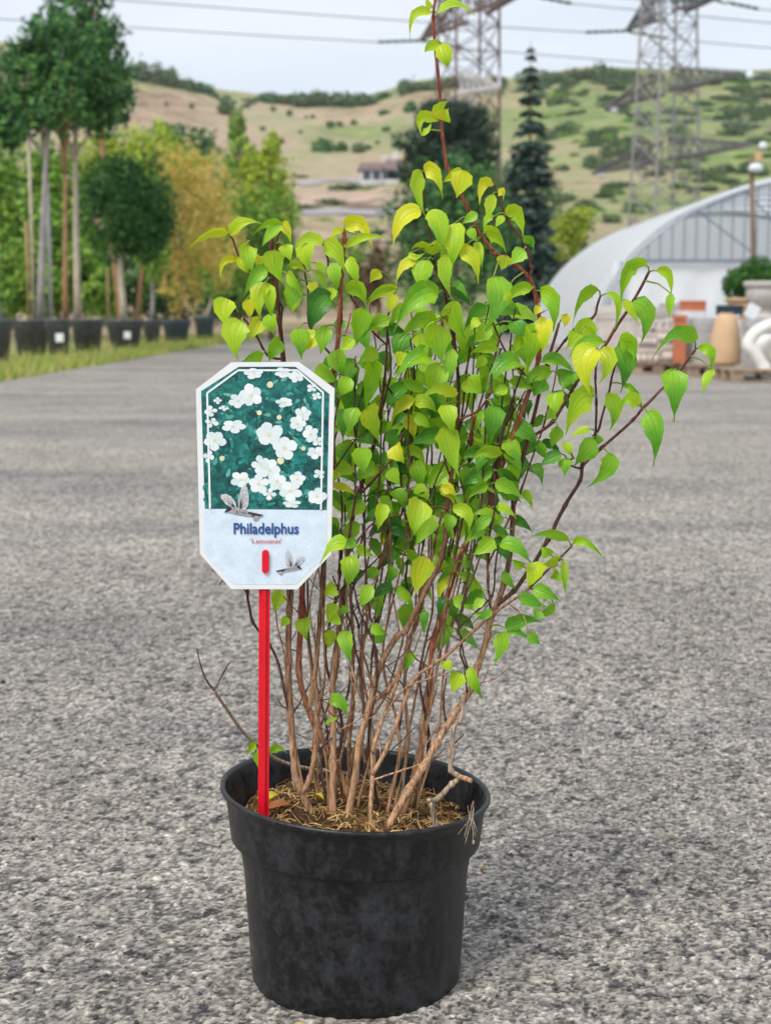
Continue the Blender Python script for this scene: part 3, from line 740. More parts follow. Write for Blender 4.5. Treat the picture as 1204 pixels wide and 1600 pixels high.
hero(R8, [
    ((240, 170), (170, 100), (20, 245), 60, .95), ((255, 172), (300, 60), (435, 108), 62, .8), ((545, 110), (460, 75), (380, 178), 48, .5),
    ((545, 112), (485, 160), (435, 240), 60, .4), ((550, 105), (600, 140), (600, 240), 66, .9), ((300, 315), (170, 270), (205, 448), 44, .9),
    ((350, 225), None, (385, 392), 95, .5), ((505, 258), (500, 360), (572, 472), 135, .6), ((465, 365), (380, 390), (325, 540), 85, .3),
    ((580, 390), None, (672, 505), 74, .4), ((780, 225), (700, 140), (610, 252), 70, .8), ((690, 210), (660, 300), (728, 388), 115, .6),
    ((790, 212), (880, 250), (905, 395), 118, .6), ((905, 130), (1010, 30), (1065, 250), 85, 1.0), ((910, 245), (1000, 140), (1178, 198), 46, .75),
    ((900, 150), (835, 130), (830, 205), 40, .8), ((250, 540), (210, 620), (238, 712), 118, .65), ((320, 665), (250, 740), (300, 892), 145, .6),
    ((350, 535), None, (365, 652), 72, 1.0), ((440, 440), (400, 560), (430, 662), 115, .7), ((420, 650), None, (362, 775), 105, .8), ((440, 850), None, (320, 892), 74, .4),
    ((530, 760), None, (475, 892), 84, .35), ((825, 520), (740, 560), (715, 712), 138, .08), ((620, 440), None, (590, 602), 95, .3), ((745, 372), None, (800, 512), 74, .6),
    ((840, 330), None, (865, 502), 80, .5), ((640, 705), None, (660, 882), 125, .45), ((760, 740), None, (640, 852), 95, .88), ((915, 490), (990, 430), (1030, 585), 88, .6),
    ((1204, 480), (1100, 465), (1030, 575), 55, .7), ((1010, 590), None, (960, 812), 126, .35), ((1160, 650), None, (1040, 692), 64, .45), ((800, 690), None, (770, 852), 105, .3),
    ((960, 760), None, (880, 832), 84, .6), ((460, 440), None, (485, 642), 84, .75), ((640, 520), None, (600, 622), 64, .8), ((590, 352), (640, 305), (690, 392), 54, .8),
    ((930, 300), None, (978, 455), 64, .6), ((1100, 370), None, (1050, 445), 64, .92), ((1190, 510), None, (1150, 615), 64, .92), ((1060, 880), None, (1075, 1045), 115, .55),
    ((740, 930), None, (880, 1010), 100, .5), ((320, 300), None, (360, 390), 70, .75), ((420, 290), None, (410, 360), 70, .95), ((560, 230), None, (600, 330), 80, .6),
    ((740, 330), None, (800, 400), 50, .7), ((830, 470), None, (810, 560), 70, .65), ((720, 440), None, (745, 520), 60, .95), ((490, 620), None, (500, 740), 90, .5)])
hero(R1, [
    ((400, 70), (270, 30), (285, 228), 52, .7), ((440, 80), (530, -40), (655, 98), 52, .7), ((400, 45), (380, 20), (375, -25), 34, .7),
    ((455, 240), (390, 250), (365, 290), 66, .72), ((455, 245), None, (492, 374), 95, .7), ((440, 650), (420, 590), (500, 558), 64, .8), ((450, 662), None, (498, 598), 84, .78),
    ((440, 670), (300, 580), (345, 745), 62, .8), ((345, 745), (400, 740), (402, 668), 40, .75, {'Y': 1.437}), ((572, 940), (560, 1010), (540, 1096), 112, .8), ((572, 945), None, (462, 1012), 62, .75),
    ((345, 945), (270, 1010), (372, 1205), 92, .7), ((365, 945), (440, 920), (465, 1102), 82, .96), ((345, 1170), (220, 1160), (190, 1362), 104, .92),
    ((385, 1170), (460, 1220), (455, 1395), 116, .6), ((530, 1235), None, (515, 1485), 118, .6), ((410, 1400), (330, 1300), (278, 1405), 46, .8), ((278, 1400), (310, 1450), (370, 1395), 40, .8, {'Y': 1.44}),
    ((400, 1410), (470, 1300), (372, 1372), 48, .75), ((740, 1030), (670, 950), (668, 1132), 68, .92), ((740, 1075), None, (705, 1218), 70, .7), ((775, 1085), (805, 1010), (800, 1112), 40, .92),
    ((815, 1190), (890, 1120), (910, 1312), 98, .6), ((655, 1180), None, (568, 1244), 56, .6), ((700, 1290), (780, 1250), (818, 1405), 106, .5), ((560, 1390), (630, 1360), (670, 1492), 82, .96),
    ((650, 1340), None, (682, 1495), 50, .7), ((610, 1265), None, (658, 1348), 56, .6), ((920, 1345), (975, 1290), (965, 1408), 78, .4), ((915, 1380), None, (832, 1472), 86, .4),
    ((810, 1410), None, (788, 1495), 76, .8), ((745, 1200), (695, 1195), (690, 1292), 40, .7), ((800, 1195), None, (755, 1262), 50, .8), ((490, 1370), None, (480, 1492), 86, .5),
    ((330, 1450), (265, 1420), (240, 1488), 46, .92), ((940, 1330), None, (915, 1300), 40, .35)])
hero(R2, [
    ((905, 175), (960, 300), (860, 458), 136, .33), ((1105, 240), (990, 190), (945, 398), 70, .5), ((1100, 440), None, (1070, 692), 110, .6), ((1170, 390), None, (1160, 572), 84, .88),
    ((700, 300), (700, 420), (772, 524), 116, .5), ((600, 415), (600, 520), (645, 645), 130, .5), ((595, 405), (520, 350), (412, 505), 105, .5), ((620, 260), (480, 230), (382, 465), 120, .4),
    ((280, 615), None, (235, 882), 100, .6), ((580, 590), (470, 580), (368, 742), 90, .4), ((540, 775), (450, 685), (358, 762), 62, .45), ((620, 630), None, (560, 772), 116, .5),
    ((690, 548), None, (665, 742), 70, .5), ((770, 700), None, (852, 792), 105, .5), ((1045, 620), (950, 590), (858, 772), 105, .3), ((710, 800), (620, 705), (518, 822), 68, .76),
    ((490, 830), (400, 800), (363, 978), 80, .82), ((490, 840), (560, 800), (607, 888), 78, .76), ((650, 845), None, (702, 1004), 94, .6), ((270, 838), None, (312, 1062), 122, .76),
    ((640, 960), (660, 1060), (722, 1218), 120, .55), ((900, 850), None, (878, 1048), 115, .25), ((940, 1110), (850, 1030), (783, 1152), 72, .66), ((990, 1155), (1000, 1220), (1042, 1304), 100, .35),
    ((200, 1068), None, (232, 1204), 114, .5), ((440, 1080), (560, 1050), (540, 1235), 66, .6), ((630, 1280), (690, 1270), (712, 1335), 64, .92), ((450, 900), None, (492, 1024), 84, .98),
    ((230, 340), None, (190, 532), 100, .4), ((400, 240), (310, 205), (238, 312), 46, .62), ((140, 250), (230, 190), (240, 342), 78, .6), ((560, 90), None, (513, 248), 95, .45),
    ((660, 60), (630, 180), (692, 292), 80, .5), ((725, 45), (820, 50), (825, 212), 88, .92), ((505, 100), (420, 80), (393, 228), 62, .96), ((930, 560), (850, 520), (778, 582), 50, .6),
    ((1000, 410), None, (1062, 492), 104, .25), ((1200, 670), (1120, 660), (1060, 755), 70, .5), ((690, 200), (740, 220), (772, 292), 44, .4), ((440, 570), None, (400, 642), 74, .92),
    ((330, 380), None, (240, 460), 80, .5), ((190, 860), None, (148, 1012), 84, .35), ((560, 930), None, (560, 1092), 105, .45), ((780, 1160), None, (780, 1332), 114, .35),
    ((540, 470), None, (560, 600), 90, .55), ((880, 430), None, (800, 520), 90, .45), ((830, 400), None, (780, 460), 50, .8), ((960, 260), None, (1000, 330), 60, .75), ((1060, 480), None, (1010, 580), 70, .6),
    ((150, 700), None, (110, 800), 90, .5), ((80, 560), None, (120, 690), 90, .4), ((300, 560), None, (200, 620), 80, .5), ((400, 1050), None, (440, 1150), 80, .85), ((260, 1170), None, (240, 1270), 80, .7),
    ((360, 1180), None, (420, 1270), 80, .5), ((90, 1190), None, (70, 1250), 60, .85), ((60, 1265), (150, 1260), (190, 1330), 40, .9), ((860, 590), None, (800, 660), 60, .55), ((980, 760), None, (900, 790), 60, .4), ((1150, 1040), None, (1180, 1130), 60, .2)])
hero(R3, [
    ((765, 120), (640, 50), (635, 312), 80, .58), ((820, 145), (910, 110), (895, 285), 56, .58), ((895, 262), None, (885, 408), 46, .52, {'Y': 1.415}), ((690, 310), (820, 320), (740, 522), 116, .4),
    ((645, 295), None, (732, 442), 60, .76), ((515, 245), (410, 210), (378, 445), 74, .5), ((555, 265), (660, 260), (598, 452), 46, .5), ((470, 390), None, (385, 562), 105, .5), ((540, 520), (440, 470), (358, 604), 62, .4),
    ((505, 550), (420, 620), (475, 792), 122, .88), ((525, 555), (620, 610), (520, 732), 104, .83), ((620, 530), (690, 620), (630, 783), 124, .18), ((625, 510), (730, 500), (700, 622), 96, .4),
    ((905, 660), (920, 760), (910, 938), 142, .4, {'roll': .1}), ((770, 883), (850, 980), (800, 1168), 134, .34, {'roll': -.1}), ((1020, 515), (920, 390), (795, 608), 80, .46), ((1035, 548), (1145, 530), (1095, 695), 58, .52), ((1108, 660), None, (1053, 803), 60, .5, {'Y': 1.418}),
    ((490, 800), (400, 780), (345, 1002), 150, .66), ((555, 795), (650, 840), (575, 978), 92, .56), ((720, 850), (670, 770), (628, 872), 86, .66), ((490, 1020), None, (388, 1162), 115, .35), ((570, 1095), (580, 1200), (453, 1278), 96, .35),
    ((320, 1100), None, (208, 1168), 76, .18), ((210, 250), (310, 270), (280, 462), 86, .45), ((225, 620), (310, 560), (407, 704), 78, .3), ((380, 670), None, (330, 772), 115, .2), ((300, 950), None, (270, 1072), 74, .4),
    ((340, 1040), None, (372, 1112), 54, .6), ((470, 970), None, (368, 1012), 46, .7), ((650, 740), (730, 770), (752, 892), 48, .3), ((350, 1130), None, (338, 1218), 64, .4), ((510, 1000), None, (490, 1082), 64, .3),
    ((350, 370), None, (340, 440), 50, .95), ((450, 440), None, (520, 500), 40, .8), ((300, 780), None, (290, 900), 100, .55), ((180, 460), None, (120, 420), 60, .5), ((210, 330), None, (180, 380), 40, .9), ((420, 470), None, (340, 560), 90, .6), ((230, 700), None, (180, 800), 80, .3), ((280, 870), None, (240, 930), 60, .6)])
hero(R7, [
    ((105, 290), (50, 262), (-2, 372), 66, .66, {'Y': 1.396}), ((120, 338), None, (110, 468), 80, .5), ((185, 145), (140, 130), (93, 218), 66, .5), ((260, 123), None, (235, 232), 54, .6), ((285, 225), None, (275, 328), 56, .6),
    ((405, 106), None, (385, 252), 100, .7), ((455, 165), None, (383, 302), 80, .5), ((485, 55), (545, 60), (550, 142), 54, .88), ((540, 145), (630, 130), (605, 248), 62, .72), ((720, 190), (670, 138), (620, 172), 40, .7),
    ((430, 338), None, (388, 498), 95, .78), ((540, 430), (480, 420), (485, 533), 62, .78), ((565, 415), (640, 395), (646, 483), 50, .56), ((660, 480), None, (573, 533), 60, .15), ((700, 260), None, (623, 333), 74, .56),
    ((735, 290), (800, 280), (862, 368), 60, .35), ((1015, 275), (930, 215), (848, 268), 42, .56), ((1035, 285), (1085, 240), (1173, 368), 36, .5), ((905, 362), None, (848, 463), 80, .78), ((980, 345), None, (908, 373), 55, .7),
    ((990, 350), None, (1002, 493), 40, .6), ((870, 470), None, (983, 522), 70, .3), ((810, 510), None, (933, 548), 54, .25), ((960, 540), None, (858, 593), 50, .25), ((758, 632), (830, 570), (912, 612), 66, .3),
    ((760, 632), None, (852, 672), 54, .2), ((850, 655), None, (902, 702), 54, .3), ((735, 650), (755, 710), (703, 793), 70, .35), ((612, 790), None, (662, 922), 52, .45), ((578, 815), None, (538, 898), 70, .72),
    ((345, 533), None, (345, 653), 64, .35), ((235, 483), None, (245, 598), 62, .5), ((100, 643), None, (120, 778), 62, .45), ((40, 638), None, (40, 712), 62, .62), ((375, 460), None, (293, 482), 38, .2),
    ((290, 378), None, (270, 462), 60, .2), ((150, 300), None, (227, 342), 48, .5), ((200, 453), None, (163, 543), 64, .4), ((520, 620), None, (478, 733), 64, .3), ((550, 635), None, (652, 722), 48, .35),
    ((745, 405), None, (802, 482), 44, .3), ((430, 560), None, (424, 662), 34, .2), ((375, 730), None, (338, 813), 38, .35), ((500, 770), None, (547, 802), 50, .72), ((40, 930), None, (122, 950), 38, .4),
    ((690, 590), (650, 555), (608, 587), 24, .5), ((660, 510), None, (618, 557), 44, .6), ((210, 620), None, (277, 657), 48, .5), ((745, 230), None, (735, 352), 50, .5), ((230, 385), None, (185, 437), 50, .4),
    ((150, 280), None, (90, 310), 44, .4), ((525, 165), None, (530, 262), 48, .3), ((830, 380), None, (780, 350), 40, .4), ((940, 330), None, (900, 300), 50, .5), ((970, 400), None, (940, 430), 60, .65), ((900, 560), None, (870, 600), 50, .3),
    ((60, 460), None, (20, 500), 60, .7), ((70, 570), None, (20, 610), 60, .65), ((250, 690), None, (220, 620), 50, .3), ((500, 400), None, (470, 330), 50, .5), ((600, 200), None, (560, 280), 60, .6), ((700, 560), None, (640, 600), 40, .3)])
hero(R5, [
    ((420, 1000), (380, 1000), (360, 1085), 54, .72), ((415, 1040), None, (432, 1148), 56, .55), ((500, 1050), (545, 985), (605, 1058), 50, .45), ((560, 85), None, (525, 222), 80, .5), ((600, 240), None, (565, 305), 50, .6),
    ((710, 250), None, (725, 393), 96, .45), ((860, 318), None, (850, 434), 90, .72), ((855, 755), (925, 705), (962, 843), 90, .45), ((900, 850), (830, 850), (815, 920), 25, .35), ((880, 160), None, (840, 280), 80, .6), ((960, 180), None, (910, 240), 60, .45)])
HERO_N = len(LEAVES)
# leaves in pairs along the shoots at the back
for path in back_paths:
    k = rr(2.5, 6)
    while k < len(path) - 1:
        x, y, Y = path[int(k)]
        for sgn in (-1, 1):
            if random.random() < .22: continue
            L = rr(28, 58) * (1.0 if y < 760 else .85); a = rr(.15, 1.25)
            b = (x + sgn * rr(3, 9), y - rr(0, 6)); t = (b[0] + sgn * L * math.sin(a), b[1] + L * math.cos(a)); m = ((b[0] + t[0]) / 2 + sgn * L * .12, (b[1] + t[1]) / 2 - L * .16)
            B = leaf(b, m, t, L * rr(.40, .60), rr(.0, .55), Y + rr(-.01, .02), roll=rr(-.8, .8))  # darker tints put the shade inside the clump into the leaf colour
            A = P(x, y, Y); PET.tube([A, (A + B) / 2 + Vector((0, 0, .001)), B], [.0009, .0008, .0007], 4, False)
        k += rr(1.6, 2.6)
order = sorted(range(len(LEAVES)), key=lambda i: -LEAVES[i][0] * (1.6 if i < HERO_N else 1))
def leaf_mesh(name, items):
    V, Fc, UV, T = [], [], [], []
    org = items[0][5] if len(items) == 1 else Vector((0, 0, 0))
    for (_, vs_, fs, uv, tint, B) in items:
        k = len(V); V += [tuple(v - org) for v in vs_]; Fc += [tuple(i + k for i in f) for f in fs]; UV += uv; T += [tint] * len(vs_)
    me = bpy.data.meshes.new(name); me.from_pydata(V, [], Fc); me.materials.append(M['leaf'])
    me.polygons.foreach_set('use_smooth', [True] * len(me.polygons))
    ul = me.uv_layers.new(name='UVMap'); li = np.zeros(len(me.loops), np.int32); me.loops.foreach_get('vertex_index', li)
    ul.data.foreach_set('uv', np.array(UV, np.float32)[li].ravel())
    at = me.attributes.new('tint', 'FLOAT', 'POINT'); at.data.foreach_set('value', np.array(T, np.float32))
    o = bpy.data.objects.new(name, me); COL.objects.link(o); o.parent = shrub; o.location = org - shrub.location
    return o
for i in order[:300]: leaf_mesh('leaf', [LEAVES[i]])
tag(leaf_mesh('inner_leaf', [LEAVES[i] for i in order[300:]]), kind='stuff')
tag(PET.build('leaf_stalk', M['petiole'], shrub, True), kind='stuff')

# fallen leaves on the soil
def fallen(px, py, L, mat, lab, name='fallen_leaf', rz=0):
    q = G(px, py, SOIL_Z + .016); z = soil_h(q.x, q.y); m = MB(); vs_ = []; fs = []
    for i in range(7):
        s = i / 6; h = L * .34 * math.sin(math.pi * s ** .7) + .0004
        for k in (-1, -.5, 0, .5, 1):
            x, y = (s - .5) * L, k * h
            vs_.append((q.x + x * math.cos(rz) - y * math.sin(rz), q.y + x * math.sin(rz) + y * math.cos(rz), z + .005 + .005 * math.sin(s * 3.1) + .004 * abs(k) + .002 * mnoise.noise(Vector((s * 4, k * 3, px)))))
    for i in range(6):
        for k in range(4): fs.append((i * 5 + k, i * 5 + k + 1, i * 5 + k + 6, i * 5 + k + 5))
    m.add(vs_, fs); tag(m.build(name, mat, None, True, loc=(q.x, q.y, z)), lab, 'leaf')
M['dead_leaf'] = plain('dead_leaf', (.36, .13, .045), .8, .25, 60, transl=.2)
M['yellow_leaf'] = plain('yellow_leaf', (.68, .58, .05), .6, .15, 60, transl=.2)
fallen(437, 1266, .030, M['dead_leaf'], 'curled rust brown dead leaf on the soil beside the red stake', rz=.4)
fallen(428, 1249, .016, M['yellow_leaf'], 'small bright yellow fallen leaf on the soil behind the red stake', rz=1.0)
fallen(497, 1246, .014, M['yellow_leaf'], 'tiny pale yellow leaf scrap on the soil between the shrub stems', rz=-.5)
# a wisp of dry grass hooked over the rim
wisp = thing('dry_grass_wisp', 'wisp of pale dry grass roots hooked over the rim of the black pot', 'grass wisp', P(735, 1275, 1.37))
for i in range(7):
    a = P(736 + rr(-6, 6), 1262 + rr(-12, 4), 1.405); b = P(735 + rr(-4, 4), 1280, 1.378); c = P(738 + rr(-26, 12), 1312 + rr(-14, 8), 1.352)
    m = MB(); m.tube([a, b, c], [.0002, .00026, .00018], 4); m.build('strand', M['bark_pale'], wisp)
m = MB(); m.tube([P(735, 1280, 1.378), P(739, 1300, 1.36), P(739, 1316, 1.352)], [.00026, .0003, .0003], 4); m.build('strand', M['bark_pale'], wisp)
m = MB(); m.lathe([(0, -.0022), (.0012, -.0015), (.0015, 0), (.001, .0015), (0, .0022)], 7, P(739, 1316, 1.352)); m.build('root_tip', M['bark_pale'], wisp)
pb = MB(); q = G(470, 1597, .005); q.y -= .008
pb.lathe([(0, -.0045), (.005, -.003), (.0065, 0), (.0045, .003), (0, .0042)], 9, q, 1.2, .9)
tag(pb.build('pebble', plain('tan_stone', (.5, .36, .2), .8, .2, 80), None, True), 'small tan pebble lying at the foot of the black pot', 'pebble')

gr = MB()
for i in range(170):
    y = 1.25 + 2.6 * random.random() ** 1.5; x = rr(-.28, .28) * y
    if math.hypot(x - PC.x, y - PC.y) < .125: continue
    r = rr(.0012, .0032) * (1.5 if random.random() < .08 else 1); k0 = len(gr.v)
    gr.lathe([(0, -.6 * r), (.8 * r, -.4 * r), (r, .1 * r), (.6 * r, .6 * r), (0, .75 * r)], 6, (x, y, .0055 + .3 * r), rr(.7, 1.5), rr(.7, 1.3))
t_ = NT('loose_grit'); gm = t_.done(t_.ramp(t_.island(), [(0, (.05, .05, .055)), (.4, (.16, .15, .14)), (.7, (.42, .39, .34)), (.85, (.30, .21, .13)), (1, (.7, .68, .64))], 'CONSTANT'), .8)
tag(gr.build('grit', gm), 'loose grit and tiny stones lying on the worn asphalt', 'grit', kind='stuff')

# ------------------------------------------------------------------ the plant tag on its red stake
R9 = (290, 550, 4.212); TY = 1.416
def T9(x, y, k=0): return P(R9[0] + x / R9[2], R9[1] + y / R9[2], TY - .00025 * k)
tagt = thing('plant_label', 'white eight-sided plant label with a flower photograph on a red stake', 'plant label', P(411, 1270, TY))
OUT9 = [(300, 68), (745, 65), (980, 240), (957, 1330), (735, 1562), (300, 1560), (95, 1330), (68, 245)]
m = MB(); n = len(OUT9); fr = [T9(x, y) for x, y in OUT9]; bk = [v + Vector((0, .0009, 0)) for v in fr]
m.add(fr + bk, [tuple(range(n))[::-1], tuple(range(n, 2 * n))] + [(i, (i + 1) % n, n + (i + 1) % n, n + i) for i in range(n)])
card = m.build('card', M['card_white'], tagt)
def flat(name, polys, k, mat):
    mb = MB()
    for pl in polys: mb.poly([T9(x, y, k) for x, y in pl][::-1])
    return mb.build(name, mat, card)
flat('lower_print', [[(125, 1032), (928, 1036), (928, 1335), (722, 1530), (312, 1530), (122, 1318)]], 1, M['card_blue'])
flat('picture_print', [[(102, 258), (350, 97), (722, 97), (945, 277), (928, 1040), (127, 1032)]], 1, M['teal'])
pol = []
def in_pic(x, y): return 110 < x < 935 and 100 < y < 1025 and (x - 102) / 248 * 161 + (y - 258) > 12 and (945 - x) / 223 * 180 + (y - 277) > 12
def petal(cx, cy, a, L, w, n=6, sq=1.0, pw_=.8):
    pts = []
    for i in range(n + 1):
        s = i / n; pts.append((s * L, w * math.sin(math.pi * s ** pw_) ** .7))
    for i in range(n - 1, 0, -1):
        s = i / n; pts.append((s * L, -w * math.sin(math.pi * s ** pw_) ** .7))
    return [(cx + x * math.cos(a) - y * math.sin(a), cy + (x * math.sin(a) + y * math.cos(a)) * sq) for x, y in pts]
for i in range(520):
    x, y = rr(110, 930), rr(100, 1020); L = rr(22, 70)
    pl = petal(x, y, rr(0, 6.28), L, L * rr(.16, .3), 5)
    if all(in_pic(*p) for p in pl): pol.append((rr(0, 1), pl))
mb = MB()
for i, (_, pl) in enumerate(pol): mb.poly([T9(x, y, 2 + .9 * i / len(pol)) for x, y in pl][::-1])
tag(mb.build('printed_leaves', M['teal_leaf'], card), kind='stuff')
FL = [(430, 285, 85, 1), (340, 320, 62, .8), (650, 330, 66, .55), (770, 405, 56, 1), (735, 470, 62, .9), (822, 540, 60, 1), (868, 590, 44, .8), (312, 490, 85, .55), (545, 540, 98, .95), (652, 632, 88, 1), (190, 580, 82, .9),
      (152, 690, 42, 1.1), (852, 662, 64, .7), (492, 740, 66, 1), (552, 775, 74, 1), (365, 840, 74, .8), (480, 868, 78, .9), (602, 852, 70, 1), (735, 835, 60, .9), (690, 915, 84, .9), (552, 935, 46, .9), (880, 805, 46, .8),
      (862, 950, 72, .9), (450, 140, 70, .6), (640, 138, 64, .6), (728, 165, 56, .7), (830, 235, 40, .8), (862, 290, 36, .8), (172, 465, 46, .8), (165, 390, 48, .8), (700, 1000, 62, .5), (250, 370, 36, .6), (210, 320, 30, .8)]
pw, pc = MB(), MB()
for i, (x, y, r, sq) in enumerate(FL):
    a0 = rr(0, 6.28)
    for k in range(5 if r > 50 else 4):
        pl = petal(x, y, a0 + k * 2 * math.pi / (5 if r > 50 else 4) + rr(-.15, .15), r * rr(.85, 1.05), r * rr(.34, .42), 8, sq, 1.5)
        pl = [(min(max(px_, 108), 934), min(max(py_, 102), 1026)) for px_, py_ in pl]
        pw.poly([T9(px_, py_, 3.2 + (i * 6 + k) * .004) for px_, py_ in pl][::-1])
    pc.poly([T9(x + .17 * r * math.cos(q * .785), y + .15 * r * sq * math.sin(q * .785), 4.4) for q in range(8)][::-1])
for (x, y, r) in ((555, 215, 22), (485, 400, 17), (615, 430, 17), (775, 635, 15), (625, 715, 25), (240, 700, 18)):
    pc.poly([T9(x + r * math.cos(q * .785), y + r * math.sin(q * .785), 4.4) for q in range(8)][::-1])
tag(pw.build('printed_petals', M['ink_petal'], card), kind='stuff'); tag(pc.build('printed_flower_centres', M['ink_cream'], card), kind='stuff')
line = [(161, 1031), (142, 270), (346, 120), (734, 120), (904, 267), (890, 1038)]
lp = []
for (a, b) in zip(line, line[1:]):
    dx, dy = b[0] - a[0], b[1] - a[1]; L = math.hypot(dx, dy); nx_, ny_ = -dy / L * 6.5, dx / L * 6.5
    lp.append([(a[0] + nx_, a[1] + ny_), (a[0] - nx_, a[1] - ny_), (b[0] - nx_, b[1] - ny_), (b[0] + nx_, b[1] + ny_)])
for i, pl in enumerate(lp): flat('frame_line', [pl], 4.7 + .1 * (i % 2), M['ink_white'])
def bird(x, y, s, flip):
    def tr(p): return (x + p[0] * s * flip, y + p[1] * s)
    body = [tr(p) for p in [(-95, 45), (-75, 28), (-45, 20), (0, 22), (40, 40), (85, 55), (120, 70), (110, 85), (60, 82), (0, 72), (-50, 60), (-80, 55)]]
    tail = [tr(p) for p in [(80, 52), (175, 70), (168, 84), (150, 84), (140, 108), (112, 118), (92, 82)]]
    w1 = [(0, 34), (-5, -30), (15, -110), (45, -150), (62, -120), (72, -60), (70, 0), (45, 40)]; w2 = [(-45, 24), (-90, 0), (-130, -50), (-128, -72), (-90, -78), (-55, -60), (-25, -20), (-15, 20)]
    flat('bird_wing_print', [[tr(p) for p in w1], [tr(p) for p in w2]], 5.0, M['ink_grey_pale'])
    flat('bird_body_print', [body, tail], 5.2, M['ink_grey'])
    dk = []
    for (root, tips) in (((10, 30), [(-2, -30), (8, -80), (22, -120), (44, -146), (58, -112), (68, -64), (69, -10)]), ((-30, 18), [(-88, 0), (-125, -45), (-124, -68), (-92, -74), (-60, -58)])):
        for (a, b) in tips:
            dx, dy = a - root[0], b - root[1]; L = math.hypot(dx, dy); ux, uy = -dy / L * 2.6, dx / L * 2.6
            dk.append([tr((root[0] + ux, root[1] + uy)), tr((root[0] - ux, root[1] - uy)), tr((a, b))])
    dk.append([tr(p) for p in [(-98, 48), (-84, 24), (-55, 14), (-48, 34), (-70, 48), (-92, 56)]])
    dk.append([tr(p) for p in [(-110, 55), (-95, 46), (-94, 56)]]); dk.append([tr(p) for p in [(60, 48), (170, 74), (150, 84), (70, 66)]])
    for k in range(5): dk.append([tr((-20 + k * 18, 46 + k * 3)), tr((-8 + k * 18, 50 + k * 3)), tr((-16 + k * 18, 56 + k * 3))])
    mb2 = MB()
    for i, pl in enumerate(dk): mb2.poly([T9(a, b, 5.4 + i * .01) for a, b in pl][::-1])
    mb2.build('bird_plumage_print', M['ink_dark'], card)
M['ink_grey_pale'] = plain('pale_grey_ink', (.55, .56, .58), .5, .25, 400)
bird(350, 1005, .92, 1); bird(700, 1395, .62, -1)
def text(body, x0, x1, ybase, height_z, mat, name, bold=0.0):
    cu = bpy.data.curves.new(name, 'FONT'); cu.body = body; cu.size = 1; cu.offset = bold; cu.resolution_u = 3
    o = bpy.data.objects.new(name, cu); COL.objects.link(o); bpy.context.view_layer.update()
    me = bpy.data.meshes.new_from_object(o.evaluated_get(bpy.context.evaluated_depsgraph_get())); bpy.data.objects.remove(o); bpy.data.curves.remove(cu)
    xs = [v.co.x for v in me.vertices]; mn, mx_ = min(xs), max(xs); capz = .73
    for v in me.vertices:
        p = T9(x0 + (v.co.x - mn) / (mx_ - mn) * (x1 - x0), ybase - v.co.y / capz * height_z, 5); v.co = p
    me.materials.append(mat); o = bpy.data.objects.new(name, me); COL.objects.link(o); attach(o, card); return o
text('Philadelphus', 316, 744, 1196, 74, M['ink_blue'], 'name_lettering', .022)
text("'Lemoinei'", 428, 632, 1259, 30, M['ink_red'], 'variety_lettering', .004)
# clip of the stake showing through the slot
m = MB(); cl = []
for i in range(17):
    a = math.pi * i / 16; cl.append((526 + 21 * math.cos(a), 1324 - 21 * math.sin(a)))
for i in range(17):
    a = math.pi + math.pi * i / 16; cl.append((526 + 21 * math.cos(a), 1432 - 21 * math.sin(a)))
fr = [T9(x, y, 0) + Vector((0, -.0035, 0)) for x, y in cl]; bk = [T9(526 + (x - 526) * 1.12, 1378 + (y - 1378) * 1.05, 0) for x, y in cl]; n = len(cl)
m.add(fr + bk, [tuple(range(n))[::-1]] + [(i, (i + 1) % n, n + (i + 1) % n, n + i) for i in range(n)])
clip_ = m.build('stake_clip', M['stake_red'], tagt)
m = MB(); top = P(413.5, 880, TY + .0055); bot = P(411.5, 1272, TY + .0055); bot = bot + (bot - top).normalized() * .028
for (w, d, off) in ((.0108, .0022, 0), (.0036, .0042, -.0016)): m.add([p + Vector((sx * w / 2, off + sy * d / 2, 0)) for p in (bot, top) for sx, sy in ((-1, -1), (1, -1), (1, 1), (-1, 1))], [(3, 2, 1, 0), (4, 5, 6, 7), (0, 1, 5, 4), (1, 2, 6, 5), (2, 3, 7, 6), (3, 0, 4, 7)])
m.build('stake', M['stake_red'], tagt)

# ------------------------------------------------------------------ background trees
M['f_dark'] = foliage('dark_green_foliage', (.010, .038, .014), (.032, .12, .028), (.12, .31, .06))
M['f_oak'] = foliage('oak_green_foliage', (.012, .045, .018), (.045, .14, .038), (.19, .40, .10))
M['f_mid'] = foliage('mid_green_foliage', (.045, .12, .022), (.16, .33, .04), (.40, .56, .09))
M['f_yellow'] = foliage('yellow_green_foliage', (.14, .24, .02), (.38, .50, .04), (.62, .66, .09))
M['f_orange'] = foliage('yellow_orange_foliage', (.32, .35, .06), (.74, .60, .14), (.92, .66, .26))
M['f_pine'] = foliage('pine_needles', (.008, .022, .015), (.022, .052, .030), (.05, .10, .055), .1)
M['f_spruce'] = foliage('spruce_needles', (.020, .045, .035), (.06, .11, .085), (.16, .23, .18), .1)
M['f_hill'] = foliage('hill_scrub_foliage', (.05, .085, .04), (.11, .175, .07), (.21, .30, .13), .15)
M['f_box'] = foliage('clipped_foliage', (.015, .06, .012), (.04, .14, .02), (.09, .24, .03))
M['trunk_pale'] = plain('pale_trunk', (.50, .43, .33), .85, .18, 9, .4, .006)
M['trunk_grey'] = plain('grey_trunk', (.33, .30, .29), .85, .2, 9, .4, .006)
M['trunk_brown'] = plain('brown_trunk', (.30, .17, .085), .85, .25, 9, .4, .006)
M['bamboo'] = plain('cane_stake', (.42, .27, .13), .7, .2, 10)
M['bg_soil'] = plain('tree_pot_soil', (.10, .07, .045), .95, .3, 12)

